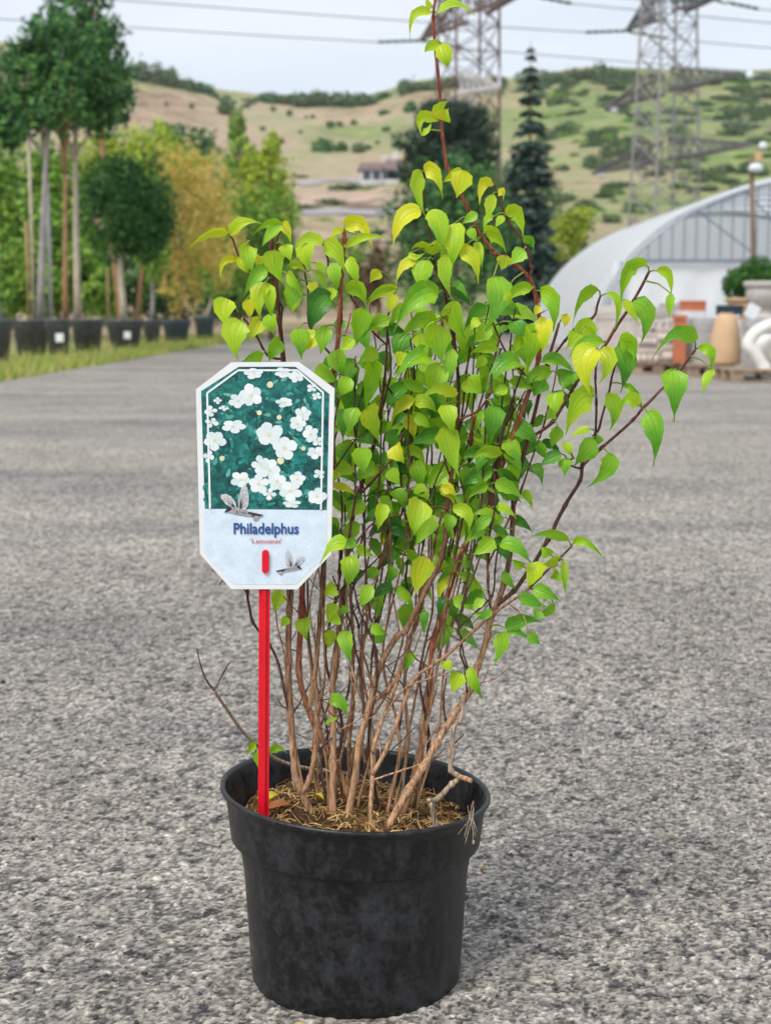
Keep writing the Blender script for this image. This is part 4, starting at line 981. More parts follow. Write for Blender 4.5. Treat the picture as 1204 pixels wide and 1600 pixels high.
def leaf_cloud(blobs, n, size, shape=.55, rs=None, gaps=.0, lumpy=1.0):
    """many small diamond leaves spread through a set of ellipsoids; blobs: (cx,cy,cz,rx,ry,rz)"""
    rs = rs or RS; B = np.array(blobs, float); wgt = (B[:, 3] * B[:, 4] * B[:, 5]) ** .67; wgt /= wgt.sum()
    ib = rs.choice(len(B), n, p=wgt); d = rs.randn(n, 3); d /= np.linalg.norm(d, axis=1)[:, None]
    r = .45 + .55 * rs.rand(n) ** .55
    ph = rs.rand(6) * 6.28                                  # uneven outline: lumps and dents
    lump = 1 + .24 * np.sin(3.1 * d[:, 0] * 2 + ph[0] + ib) * np.sin(4 * d[:, 2] + ph[1]) + .12 * np.sin(7 * d[:, 1] + ph[2]) * np.sin(6 * d[:, 2] + ph[3] + ib) + .10 * np.sin(11 * d[:, 0] + ph[4]) * np.sin(9 * d[:, 2])
    r = r * (1 + (lump - 1) * lumpy) * (1 + .16 * (rs.rand(n) ** 5))
    if gaps:
        keep = (np.sin(5 * d[:, 0] + ph[1] + ib * 1.7) * np.sin(6 * d[:, 2] + ph[2]) + .5 * np.sin(9 * d[:, 1] + ph[5])) > -1.0 + gaps
        ib, d, r = ib[keep], d[keep], r[keep]; n = len(r)
    C = B[ib, :3] + d * r[:, None] * B[ib, 3:]
    nrm = d + rs.randn(n, 3) * .75 + np.array([0, 0, .35]); nrm /= np.linalg.norm(nrm, axis=1)[:, None]
    a = rs.randn(n, 3) + np.array([0, 0, -.4]); a -= nrm * (a * nrm).sum(1)[:, None]; a /= np.linalg.norm(a, axis=1)[:, None]
    b = np.cross(nrm, a); L = (size * (.6 + .8 * rs.rand(n)))[:, None]
    V = np.stack([C - a * L * .5, C + b * L * shape * .5, C + a * L * .5, C - b * L * shape * .5], 1).reshape(-1, 3)
    return V, np.arange(4 * n).reshape(-1, 4)
def tree(name, label, cat, base, h_clear, blobs, n, size, fmat, tmat, tr=.06, group=None, limbs=6, lean=0, shape=.55, gaps=.25, lumpy=1.0):
    """base: foot of the trunk; blobs relative to the foot"""
    base = Vector(base); t = thing(name, label, cat, base, group)
    B = [(base.x + b[0], base.y + b[1], base.z + b[2], *b[3:]) for b in blobs]
    V, Fq = leaf_cloud(B, n, size, shape, gaps=gaps, lumpy=lumpy)
    np_mesh('crown', V, Fq, M[fmat], t, loc=tuple(base))
    m = MB(); top = max(B, key=lambda b: b[2]); tip = Vector(top[:3]); pts = []
    for k in range(7):
        f = k / 6; q = base.lerp(Vector((tip.x, tip.y, tip.z)), f); q.x += lean * math.sin(f * 3.1) + rr(-.02, .02) * (0 < k); q.z = base.z + (tip.z - base.z) * f; pts.append(q)
    m.tube(pts, [tr * (.95 - .65 * (k / 6)) if k else tr * 1.1 for k in range(7)], 8)
    for k in range(limbs):
        b = B[k % len(B)]; f = rr(.55, .95); s = pts[0].lerp(pts[-1], f); s = Vector((pts[min(6, int(f * 6))].x, pts[min(6, int(f * 6))].y, max(base.z + h_clear * .95, s.z - .1)))
        e = Vector((b[0] + rr(-.7, .7) * b[3], b[1] + rr(-.7, .7) * b[4], b[2] + rr(-.2, .7) * b[5]))
        mid = (s + e) / 2 + Vector((0, 0, -.05)); m.tube([s, mid, e], [tr * .45, tr * .3, tr * .12], 5)
    m.build('trunk', M[tmat], t, True, loc=tuple(base))
    return t
def nursery_pot(px, D, dia, hgt, mat, label, group, card=False):
    x = gX(px, D); t = thing('nursery_pot', label, 'plant pot', (x, D, .012), group)
    R = dia / 2; m = MB()
    m.lathe([(0, .015), (R * .66, .015), (R * .68, .012), (R * .88, hgt - .15), (R * .97, hgt - .145), (R * .99, hgt - .04), (R * 1.05, hgt - .03), (R * 1.05, hgt), (R * .96, hgt), (R * .94, hgt - .10)], 30, (x, D, 0))
    m.build('body', M[mat], t, True)
    s = MB(); s.lathe([(0, hgt - .05), (R * .5, hgt - .055), (R * .955, hgt - .08)], 24, (x, D, 0)); s.build('soil', M['bg_soil'], t, True)
    if card:
        k = MB(); k.box((x + R * .30, D - R * .98, hgt * .52), (.13, .012, .14)); k.build('label_card', M['card_white'], t)
    return Vector((x, D, hgt - .06)), x
def px_blobs(lst, base, D):
    """(px, py, rx px, ry px, depth factor, dy) to ellipsoids relative to the foot"""
    u = D / F; res = []
    for (px, py, rx, ry, dz, dy) in lst:
        res.append((gX(px, D + dy) - base[0], dy, gZ(py, D) - base[2], rx * u, max(rx, ry * .6) * u * dz, ry * u))
    return res
GP = 'potted trees lined up along the grass verge'; GPOT = 'nursery pots lined up along the grass verge'
f, _ = nursery_pot(-12, 21, .72, .66, 'pot_bg', 'black nursery pot of the grey-trunked tree that stands before the others on the verge', GPOT)
tree('nursery_tree', 'dark leafed tree with a grey trunk at the near end of the potted row', 'tree', (gX(2, 21), 21, f.z), 2.0, px_blobs([(-5, 175, 52, 72, 1, 0), (-30, 120, 50, 50, 1, .3), (15, 215, 35, 30, 1, -.2)], (gX(2, 21), 21, f.z), 21), 4200, .10, 'f_oak', 'trunk_grey', .075, GP, gaps=.42)
f, _ = nursery_pot(53, 26, .70, .64, 'pot_bg', 'black nursery pot of the grey staked tree, without a label', GPOT)
tree('nursery_tree', 'tall staked tree with a grey trunk and dense dark round crown', 'tree', (gX(68, 26), 26, f.z), 3.0, px_blobs([(72, 130, 58, 72, 1, 0), (55, 180, 40, 40, 1, .2), (95, 95, 45, 50, 1, .1)], (gX(68, 26), 26, f.z), 26), 5200, .11, 'f_oak', 'trunk_grey', .075, GP, gaps=.42)
f, _ = nursery_pot(95, 25.2, .46, .66, 'pot_bg', 'black nursery pot with a square white label on its side', GPOT, True)
tree('nursery_tree', 'slim tree with an orange brown trunk and a small crown between two pale trunks', 'tree', (gX(107, 25.3), 25.3, f.z), 2.6, px_blobs([(108, 175, 45, 45, 1, .2), (115, 140, 35, 40, 1, .4)], (gX(107, 25.3), 25.3, f.z), 25.3), 2600, .10, 'f_oak', 'trunk_brown', .055, GP, lean=.02, gaps=.42)
f, _ = nursery_pot(140, 27.6, .64, .65, 'pot_bg', 'black nursery pot of the tree with the pale straight trunk', GPOT)
tree('nursery_tree', 'tree with a pale straight trunk and wide dark crown in a black pot', 'tree', (gX(127, 27.5), 27.5, f.z), 3.0, px_blobs([(140, 140, 75, 72, 1, 0), (165, 175, 48, 42, 1, .3), (105, 165, 45, 45, 1, -.3), (130, 90, 60, 45, 1, .2)], (gX(127, 27.5), 27.5, f.z), 27.5), 7000, .12, 'f_oak', 'trunk_pale', .075, GP, gaps=.42)
f, _ = nursery_pot(198, 30.2, .80, .63, 'pot_bg', 'wide black nursery pot of the ball-shaped tree with a small white tag', GPOT, True)
tree('nursery_tree', 'short trunked tree clipped to a dark green ball in a wide black pot', 'tree', (gX(197, 30), 30, f.z), 1.1, px_blobs([(208, 328, 70, 80, 1, 0), (190, 300, 50, 50, 1, 0), (225, 360, 52, 50, 1, 0)], (gX(197, 30), 30, f.z), 30), 9500, .10, 'f_dark', 'trunk_pale', .08, GP, gaps=.12, lumpy=.6)
f, _ = nursery_pot(240, 35.5, .48, .62, 'pot_bg', 'narrow black nursery pot squeezed between the wide black pot and the blue grey pot', GPOT)
tree('nursery_tree', 'thin leafy young tree in the narrow pot beside the ball-shaped tree', 'tree', (gX(240, 35.5), 35.5, f.z), 1.2, px_blobs([(243, 385, 30, 60, 1, 0), (250, 320, 30, 45, 1, .3)], (gX(240, 35.5), 35.5, f.z), 35.5), 2600, .11, 'f_mid', 'trunk_grey', .05, GP)
f, _ = nursery_pot(278, 37, .74, .61, 'pot_blue', 'blue grey nursery pot of the yellow orange shrub', GPOT)
tree('autumn_shrub', 'tall feathery shrub turning yellow and orange in a blue grey pot', 'shrub', (gX(285, 37), 37, f.z), .15, px_blobs([(285, 440, 36, 50, 1, 0), (300, 350, 60, 75, 1, 0), (330, 300, 45, 60, 1, .3), (290, 270, 40, 45, 1, .4), (345, 380, 45, 70, 1, .2), (265, 330, 35, 55, 1, .2)], (gX(285, 37), 37, f.z), 37), 8500, .13, 'f_orange', 'trunk_brown', .035, GP, limbs=10, shape=.35)
f, _ = nursery_pot(322, 42, .62, .70, 'pot_blue', 'blue grey nursery pot farthest along the verge row', GPOT)
tree('nursery_tree', 'leafy tree of mixed yellow and green in the farthest blue grey pot', 'tree', (gX(325, 42), 42, f.z), .9, px_blobs([(345, 410, 45, 60, 1, 0), (365, 350, 40, 60, 1, .4)], (gX(325, 42), 42, f.z), 42), 3600, .13, 'f_mid', 'trunk_pale', .05, GP)
# tree stakes
for (px, pb, ptop, D, r, mt, lab) in ((50, 500, 350, 26.3, .022, 'bamboo', 'pale wooden stake beside the grey staked trunk'), (58, 500, 200, 26.1, .03, 'trunk_pale', 'long pale wooden stake strapped to the grey staked trunk'), (84, 500, 290, 26.2, .035, 'steel_pale', 'pale grey metal pole behind the orange brown trunk'),
                                  (173, 500, 420, 31, .02, 'bamboo', 'thin cane stake behind the ball-shaped tree')):
    m = MB(); m.tube([(gX(px, D), D, .5), (gX(px, D) + .01, D, (gZ(pb, D) + gZ(ptop, D)) / 2), (gX(px, D), D, gZ(ptop, D))], r, 7); tag(m.build('tree_stake', M[mt], None, True, loc=(gX(px, D), D, .5)), lab, 'stake')
GT = 'trees and bushes growing behind the potted row'
BT = [  # name, label, foot px, D, blobs, n, size, foliage, trunk
    ('background_tree', 'tall dark tree with a brown trunk rising behind the potted row', 196, 34, [(140, 40, 62, 60, 1, 0), (165, 95, 45, 60, 1, 0), (185, 165, 34, 52, 1, 0), (120, 85, 45, 50, 1, .4), (150, -10, 48, 38, 1, 0)], 8200, .14, 'f_oak', 'trunk_brown', 3.2),
    ('background_tree', 'bright yellow green tree behind the dark ball-shaped tree', 215, 46, [(205, 285, 60, 70, 1, 0), (250, 250, 52, 48, 1, 0), (170, 270, 45, 60, 1, 0), (280, 290, 45, 60, 1, .5)], 6500, .17, 'f_yellow', 'trunk_brown', 1.0),
    ('background_tree', 'dense dark green hedge-like tree low behind the pale trunks', 30, 52, [(20, 400, 90, 80, 1, 0), (110, 420, 80, 70, 1, 0), (200, 440, 80, 60, 1, 0), (270, 440, 60, 60, 1, 0)], 9000, .26, 'f_oak', 'trunk_brown', .3),
    ('background_tree', 'light green leafy tree seen between the pale trunks', 60, 45, [(35, 330, 62, 90, 1, 0), (95, 300, 50, 70, 1, 0), (10, 400, 60, 70, 1, 0), (120, 380, 50, 80, 1, 0), (60, 440, 70, 50, 1, 0)], 11000, .24, 'f_mid', 'trunk_brown', .4),
    ('background_tree', 'mid green low tree filling the gap under the dark crowns', 100, 40, [(90, 430, 60, 60, 1, 0), (30, 440, 50, 60, 1, 0), (150, 450, 40, 50, 1, 0), (80, 350, 36, 40, 1, 0)], 7500, .20, 'f_mid', 'trunk_brown', .3),
    ('background_tree', 'dark green tree top above the yellow green trees', 290, 70, [(265, 225, 32, 26, 1, 0), (300, 240, 40, 34, 1, 0), (325, 245, 24, 36, 1, 0), (300, 330, 60, 90, 1, 0)], 4200, .24, 'f_oak', 'trunk_brown', 1),
    ('background_tree', 'slender dark green tree with a pointed top behind the orange shrub', 378, 60, [(376, 205, 13, 30, 1, 0), (380, 260, 22, 50, 1, 0), (385, 350, 30, 80, 1, 0)], 3200, .2, 'f_mid', 'trunk_brown', 1),
    ('background_tree', 'narrow yellow green tree beside the open hillside', 425, 48, [(430, 240, 15, 30, 1, 0), (420, 290, 34, 48, 1, 0), (400, 265, 22, 30, 1, 0), (440, 330, 28, 50, 1, 0)], 4200, .16, 'f_yellow', 'trunk_brown', .8),
    ('background_tree', 'dense mid green bushy tree below the narrow yellow green tree', 425, 44, [(430, 360, 40, 70, 1, 0), (400, 400, 45, 75, 1, 0), (450, 430, 32, 60, 1, 0)], 6500, .15, 'f_mid', 'trunk_brown', .3),
    ('background_tree', 'dark bush standing in for shade at the far end of the potted row', 370, 48, [(365, 450, 30, 45, 1, 0), (400, 470, 40, 36, 1, 0), (340, 470, 28, 30, 1, 0)], 3600, .14, 'f_dark', 'trunk_brown', .2),  # dark foliage added in place of the shade under the trees
    ('background_tree', 'broad bushy tree mixed green behind the orange shrub', 330, 52, [(330, 300, 50, 60, 1, 0), (300, 380, 60, 80, 1, 0), (360, 330, 40, 70, 1, 0)], 5200, .18, 'f_mid', 'trunk_brown', .5),
    ('broad_tree', 'big round dark green tree in front of the pine', 705, 46, [(700, 340, 82, 76, 1, 0), (655, 380, 58, 75, 1, 0), (750, 360, 62, 72, 1, 0), (700, 420, 92, 70, 1, 0), (720, 290, 50, 40, 1, 0)], 12000, .17, 'f_oak', 'trunk_brown', .5),
    ('pine_tree', 'dark irregular pine below the left pylon', 690, 62, [(690, 205, 44, 28, 1, 0), (655, 235, 38, 24, 1, 0), (738, 212, 32, 36, 1, 0), (715, 190, 36, 22, 1, 0), (748, 250, 28, 30, 1, 0), (700, 255, 60, 30, 1, 0), (650, 275, 32, 24, 1, 0), (735, 262, 30, 24, 1, 0), (680, 180, 24, 14, 1, 0), (690, 320, 60, 50, 1, 0)], 17000, .28, 'f_pine', 'trunk_brown', 4),
    ('background_bush', 'yellow green bush at the foot of the spruce beside the tunnel', 870, 60, [(868, 385, 34, 42, 1, 0), (890, 360, 26, 30, 1, 0), (840, 400, 30, 40, 1, 0), (905, 345, 22, 20, 1, 0)], 3600, .19, 'f_yellow', 'trunk_brown', .2),
    ('background_bush', 'grey green bush between the broad tree and the spruce', 775, 66, [(775, 300, 34, 50, 1, 0), (790, 370, 45, 60, 1, 0), (850, 330, 28, 50, 1, 0)], 3800, .2, 'f_hill', 'trunk_brown', .2),
    ('background_bush', 'small bush of dull red leaves by the broad tree', 592, 50, [(592, 420, 18, 40, 1, 0), (575, 450, 26, 36, 1, 0)], 1300, .15, 'f_red', 'trunk_brown', .2),
    ('background_bush', 'green bush standing by the far end of the yard', 560, 58, [(545, 390, 30, 36, 1, 0), (575, 430, 36, 50, 1, 0), (520, 450, 40, 36, 1, 0)], 2600, .18, 'f_mid', 'trunk_brown', .2),
]
M['f_red'] = foliage('dull_red_foliage', (.06, .018, .018), (.13, .045, .04), (.2, .10, .07))
for (nm_, lab, px, D, bl, n, sz, fm, tm, hc) in BT:
    base = (gX(px, D), D, 0.0 if D < 60 else terrain(gX(px, D), D))
    tree(nm_, lab, 'tree' if 'tree' in nm_ else 'bush', base, hc, px_blobs(bl, base, D), n, sz, fm, tm, .10, GT, gaps=.62 if D == 34 else .2, shape=.5 if 'pine' not in nm_ else .22)

def conifer(name, label, px, ptop, pbase, D, halfw, n, fmat, size):
    z0 = 0 if D < 60 else terrain(gX(px, D), D); z1 = gZ(ptop, D); base = Vector((gX(px, D), D, z0)); t = thing(name, label, 'tree', base, GT)
    Hh = z1 - z0; tiers = int(Hh * 2.9); V, Fc = [], []; bl = MB(); wmax = halfw * D / F
    bl.tube([base, base + Vector((0, 0, Hh * .6)), base + Vector((0, 0, Hh))], [.14, .07, .012], 7)
    Vs = []
    for k in range(tiers):
        f = (k + .3) / tiers; z = z0 + Hh * (.06 + .93 * f) + rr(-.12, .12); R = wmax * (1 - f) ** .8 * rr(.75, 1.1) + .05
        nb = max(4, int(9 * (1 - f) + 3)); a0 = rr(0, 6.28)
        for j in range(nb):
            a = a0 + 6.28 * j / nb + rr(-.25, .25); L = R * rr(.75, 1.15); d = Vector((math.cos(a), math.sin(a), rr(-.5, -.05)))
            s = Vector((base.x, base.y, z)); bl.tube([s, s + d * L], [.012, .004], 4, False)
            m_ = max(8, int(n * L / (wmax * tiers * 5)))
            for q in range(m_):
                g = rr(.12, 1.05); c = s + d * L * g + Vector((rr(-1, 1), rr(-1, 1), rr(-.9, .4))) * L * .24
                ax = (d + Vector((rr(-.7, .7), rr(-.7, .7), rr(-.5, .3)))).normalized(); sd = ax.cross(Vector((rr(-1, 1), rr(-1, 1), 1))).normalized()
                l_ = size * rr(.6, 1.3); Vs += [c - ax * l_ * .5, c + sd * l_ * .24, c + ax * l_ * .5, c - sd * l_ * .24]
    np_mesh('crown', [tuple(v) for v in Vs], np.arange(len(Vs)).reshape(-1, 4), M[fmat], t, loc=tuple(base))
    bl.build('trunk', M['trunk_brown'], t, True, loc=tuple(base)); return t
conifer('spruce_tree', 'tall narrow blue grey spruce with a thin bare tip', 822, 80, 430, 56, 54, 22000, 'f_spruce', .28)
conifer('conifer_tree', 'small dark conifer on the slope above the tunnel', 905, 312, 345, 90, 12, 420, 'f_hill', .4)

# ------------------------------------------------------------------ hillside: bushes, house, lanes
protos = []
for k, (mt, sh) in enumerate((('f_hill', 1.0), ('f_oak', .8), ('f_hill', 1.5), ('f_mid', .7))):
    bl = [(rr(-.5, .5), rr(-.36, .36), rr(.2, .4) * sh, rr(.22, .42), rr(.2, .4), rr(.2, .42) * sh) for _ in range(6)] + [(0, 0, .28 * sh, .62, .45, .30 * sh)]
    V, Fq = leaf_cloud(bl, 620, .15, .7)
    me_o = np_mesh('hill_bush_shape', V, Fq, M[mt]); protos.append(me_o.data); bpy.data.objects.remove(me_o)
def hill_bush(px, py, wpx, k, label, group, asp=1.0, name='hillside_bush'):
    q = hit(px, py); o = bpy.data.objects.new(name, protos[k]); COL.objects.link(o)
    lk = ('round dull green ', 'round dark green ', 'tall dull green ', 'low fresh green ')[k]; label = ('big ' if wpx > 26 else 'small ' if wpx < 16 else '') + lk + label
    s = wpx / F * q.y; o.location = q - Vector((0, 0, .12 * s)); o.scale = (s, s, s * asp); o.rotation_euler.z = rr(0, 6.28)
    tag(o, label, 'bush' if 'bush' in name else 'tree', group)
LB = 'bush in the scrub on the slope behind the pylons'; GB = 'bushes scattered over the slope behind the pylons'
cnt = 0
while cnt < 290:
    px, py = rr(765, 1260), rr(120, 350); a = mnoise.noise(Vector((px * .012, py * .03, 4.2)))
    if a < -.05 and random.random() < .85: continue
    hill_bush(px, py, rr(9, 34), random.choice([0, 0, 1, 2, 2, 3]), LB, GB, rr(.45, .8)); cnt += 1
LR = 'bush in the hedge along the skyline ridge'; GR = 'bushes along the ridge'
for (a, b, pyo, n, lo, hi) in ((150, 330, 0, 26, 18, 34), (410, 600, 0, 22, 20, 38), (630, 780, 3, 14, 16, 30), (850, 990, 2, 16, 18, 30), (1080, 1240, 3, 10, 12, 24), (330, 420, 2, 8, 8, 14)):
    for i in range(n):
        px = a + (b - a) * (i + rr(.1, .9)) / n; hill_bush(px, ridge_py(px) + pyo + rr(-1, 6), rr(lo, hi), random.choice([0, 1, 0, 2]), LR, GR, rr(.7, 1.15))
LM = 'lone tree on the dry tan hillside'; GM = 'lone trees on the dry hillside'
for (px, py, w) in ((353, 180, 26), (372, 178, 8), (385, 170, 9), (427, 175, 8), (452, 182, 9), (479, 186, 6), (489, 186, 7), (516, 200, 13), (531, 198, 10), (553, 196, 11), (603, 206, 12), (505, 238, 26), (532, 236, 20), (561, 240, 20), (470, 210, 6),
                    (575, 235, 10), (590, 225, 8), (410, 205, 8), (440, 225, 9), (620, 230, 14), (300, 170, 8), (260, 165, 7), (600, 180, 14), (640, 175, 20), (665, 180, 22)):
    hill_bush(px, py, w, random.choice([0, 1]), LM, GM, rr(1.1, 1.7), 'hillside_tree')
for (px, py, w) in ((540, 300, 50), (575, 298, 40), (520, 322, 45), (555, 318, 36), (480, 325, 40), (610, 300, 30), (500, 345, 40), (590, 370, 34), (545, 395, 40), (470, 280, 24), (600, 335, 26)):
    hill_bush(px, py, w, random.choice([1, 3, 0]), 'bush beside the lanes on the lower slope', 'low bushes on the lower slope', rr(.3, .5))
def mesh_z(x, y):
    i = max(k for k in range(len(TYS) - 1) if TYS[k] <= y); fy = (y - TYS[i]) / (TYS[i + 1] - TYS[i]); u = x / max(y, 60)
    def row(j):
        yy = TYS[j]; xs_ = TUS * max(yy, 60); return float(np.interp(x, xs_, [terrain(a, yy) for a in xs_[max(0, np.searchsorted(xs_, x) - 2):np.searchsorted(xs_, x) + 2]]) if False else np.interp(x, xs_, TZ[j]))
    return row(i) * (1 - fy) + row(i + 1) * fy
def lane(name, pts, w, mat, label=None):
    m = MB(); W = [hit(*p) for p in smooth_path([tuple(map(float, p)) for p in pts], 12)]; vs_, fs = [], []
    for i, p in enumerate(W):
        t = (W[min(i + 1, len(W) - 1)] - W[max(i - 1, 0)]); t.z = 0; t.normalize(); s = Vector((t.y, -t.x, 0)) * w / 2
        for q in (-1, -.5, 0, .5, 1):
            v = p + s * q; vs_.append((v.x, v.y, mesh_z(v.x, v.y) + .12))
    for i in range(len(W) - 1):
        for q in range(4): fs.append((5 * i + q, 5 * i + q + 1, 5 * i + q + 6, 5 * i + q + 5))
    m.add(vs_, fs); return tag(m.build(name, mat), kind='structure')
M['lane'] = plain('pale_lane', (.34, .31, .31), .9, .12, .4); M['bare_soil'] = plain('bare_pinkish_soil', (.44, .31, .23), .95, .2, .3)
lane('lane', [(470, 335), (540, 333), (600, 336), (650, 330)], 7, M['lane'])
lane('bare_field', [(470, 312), (540, 314), (600, 312), (660, 316)], 16, M['bare_soil'])
lane('lane', [(470, 292), (500, 284), (545, 284), (600, 288)], 4, M['lane'])
lane('bare_field', [(470, 375), (540, 372), (620, 376)], 9, M['bare_soil'])
def house(px, py, w, d, h, label, D=None):
    q = hit(px, py); t = thing('house', label, 'house', q); x, y, z = q; z -= 1
    m = MB(); m.box((x, y, z + h / 2 + .5), (w, d, h + 1)); m.build('wall', M['house_wall'], t)
    r = MB(); e = .4; zt = z + h + 1; r.add([(x - w / 2 - e, y - d / 2 - e, zt), (x + w / 2 + e, y - d / 2 - e, zt), (x + w / 2 + e, y + d / 2 + e, zt), (x - w / 2 - e, y + d / 2 + e, zt), (x - w / 2, y, zt + h * .75), (x + w / 2, y, zt + h * .75)],
        [(0, 1, 5, 4), (2, 3, 4, 5), (1, 2, 5), (3, 0, 4), (3, 2, 1, 0)]); ro = r.build('roof', M['house_roof'], t)
    c = MB(); c.box((x + w * .25, y + .4, zt + h * .85), (.7, .7, 1.6)); c.build('chimney', M['house_wall'], ro)
    for k in range(3):
        wn_ = MB(); wn_.box((x - w * .3 + k * w * .3, y - d / 2 - .02, z + 1 + h * .5), (1.0, .1, 1.1)); wn_.build('window', M['house_glass'], t)
M['house_wall'] = plain('rendered_wall', (.62, .60, .60), .9, .08, .6); M['house_roof'] = plain('dark_tile_roof', (.20, .13, .13), .9, .2, 1.5); M['house_glass'] = plain('dark_glass', (.05, .06, .08), .2, .1)
house(588, 286, 4.4, 4, 1.5, 'low house with a dark roof and pale walls on the lower slope')
house(612, 287, 1.8, 3, 1.7, 'small white-walled annexe right beside the dark roofed house')

# ------------------------------------------------------------------ pylons and lines
AX = Vector((6.4, -16.6, 0)).normalized(); LINE_DIR = Vector((AX.y * -1, AX.x, 0)).normalized()   # cross-arm axis, line axis
def pylon(label, c, z_top, wid, arms, mats, wide_base=1.4):
    gz = terrain(c[0], c[1]); t = thing('power_pylon', label, 'pylon', (c[0], c[1], gz), 'lattice pylons carrying power lines'); c0 = Vector((c[0], c[1], 0)); tips = []
    def corner(sx, sy, z):
        f = (z - gz) / (z_top - gz); w = wid * (wide_base + (1 - wide_base) * min(1, f * 1.6)) / 2
        return c0 + AX * (sx * w) + LINE_DIR * (sy * w) + Vector((0, 0, z))
    for sx in (-1, 1):
        for sy in (-1, 1):
            m = MB(); zs = [gz - .3 + (z_top - gz) * k / 4 for k in range(5)]
            for a, b in zip(zs, zs[1:]): m.bar(corner(sx, sy, a), corner(sx, sy, b), .15)
            m.build('leg', M[mats[0]], t)
    nb = int((z_top - gz) / 2.0)
    for (fa, fb) in (((-1, -1), (1, -1)), ((1, -1), (1, 1)), ((1, 1), (-1, 1)), ((-1, 1), (-1, -1))):
        m = MB()
        for k in range(nb):
            za, zb = gz + (z_top - gz) * k / nb, gz + (z_top - gz) * (k + 1) / nb
            m.bar(corner(*fa, za), corner(*fb, zb), .07); m.bar(corner(*fb, za), corner(*fa, zb), .07); m.bar(corner(*fa, zb), corner(*fb, zb), .06)
        tag(m.build('lattice_face', M[mats[1]], t), kind='stuff')
    for (z, half, rise, mat) in arms:
        w = wid / 2
        for s in (-1, 1):
            m = MB(); tip = c0 + AX * (s * half) + Vector((0, 0, z)); ns = 7
            ch = []
            for sy in (-1, 1):
                lo = c0 + AX * (s * w) + LINE_DIR * (sy * w * (.4 if half > 5.6 else 1)) + Vector((0, 0, z)); hi = lo + Vector((0, 0, rise))
                m.bar(lo, tip, .22); m.bar(hi, tip, .16); ch.append((lo, hi))
            for k in range(ns):
                f, g = k / ns, (k + 1) / ns
                a, b = ch[0][0].lerp(tip, f), ch[1][0].lerp(tip, g); m.bar(a, b, .05)
                for i in (0, 1): m.bar(ch[i][0].lerp(tip, f), ch[i][1].lerp(tip, f), .08); m.bar(ch[i][0].lerp(tip, g), ch[i][1].lerp(tip, f), .08)
            tag(m.build('cross_arm', M[mat], t), kind='stuff'); tips.append(tip)
    return t, tips
def string_and_wire(t, tip, sgn, label, far=70, sag=.25, group='power lines strung from the pylons'):
    d = LINE_DIR * sgn; a = tip + Vector((0, 0, -.1)); b = a + d * 3.6 + Vector((0, 0, -.35))
    m = MB(); n = 13; m.tube([a.lerp(b, k / (n - 1)) for k in range(n)], [.14 if k % 2 else .07 for k in range(n)], 6); m.build('insulator', M['insulator'], t, True)
    e = b + d * far; pts = []
    for k in range(19):
        f = k / 18; p = b.lerp(e, f); p.z -= 4 * sag * f * (1 - f); pts.append(p)
    w = MB(); w.tube(pts, .045, 5); tag(w.build('power_line', M['wire'], None, True, loc=tuple(b)), label, 'power line', group)
pl, tl = pylon('rusty lattice pylon rising behind the pine with its top out of view', (gX(727, 111), 111), 38, 3.3, [(22.2, 9.0, 2.2, 'steel_rust'), (16.6, 5.4, 1.9, 'steel_pale'), (28.5, 7, 2, 'steel_rust')], ('steel_rust', 'steel_rust'), 1.1)
pr, tr_ = pylon('grey lattice pylon with two long tilted cross-arms in front of the green slope', (gX(1029, 112), 112), 38, 2.7, [(17.1, 9.2, 1.5, 'steel_dark'), (12.2, 11.0, 1.5, 'steel_dark'), (22.6, 6.0, 2.2, 'steel_dark')], ('steel', 'steel'), 1.45)
for tip, which in ((tl[0], 'far arm end'), (tl[1], 'near arm end')):
    for sgn, side in ((1, 'away'), (-1, 'towards the potted row')):
        string_and_wire(pl, tip, sgn, 'thin power line from the rusty pylon ' + which + ' running ' + side)
for i, tip in enumerate(tr_):
    for sgn, side in ((1, 'away'), (-1, 'over the spruce')):
        nm2 = ['middle cross-arm', 'lowest cross-arm', 'upper cross-arm'][i // 2] + (' far end' if i % 2 == 0 else ' near end')
        if i // 2 == 2 or (i // 2 == 0 and sgn > 0): string_and_wire(pr, tip, sgn, 'thin power line from the grey pylon ' + nm2 + ' running ' + side)
        m = MB(); m.lathe([(0, 0), (.28, .05), (.32, .25), (.2, .5), (0, .55)], 10, tip + LINE_DIR * sgn * .8 + Vector((0, 0, -.35)));
        if sgn > 0: m.build('white_fitting', M['white_fit'], pr, True)

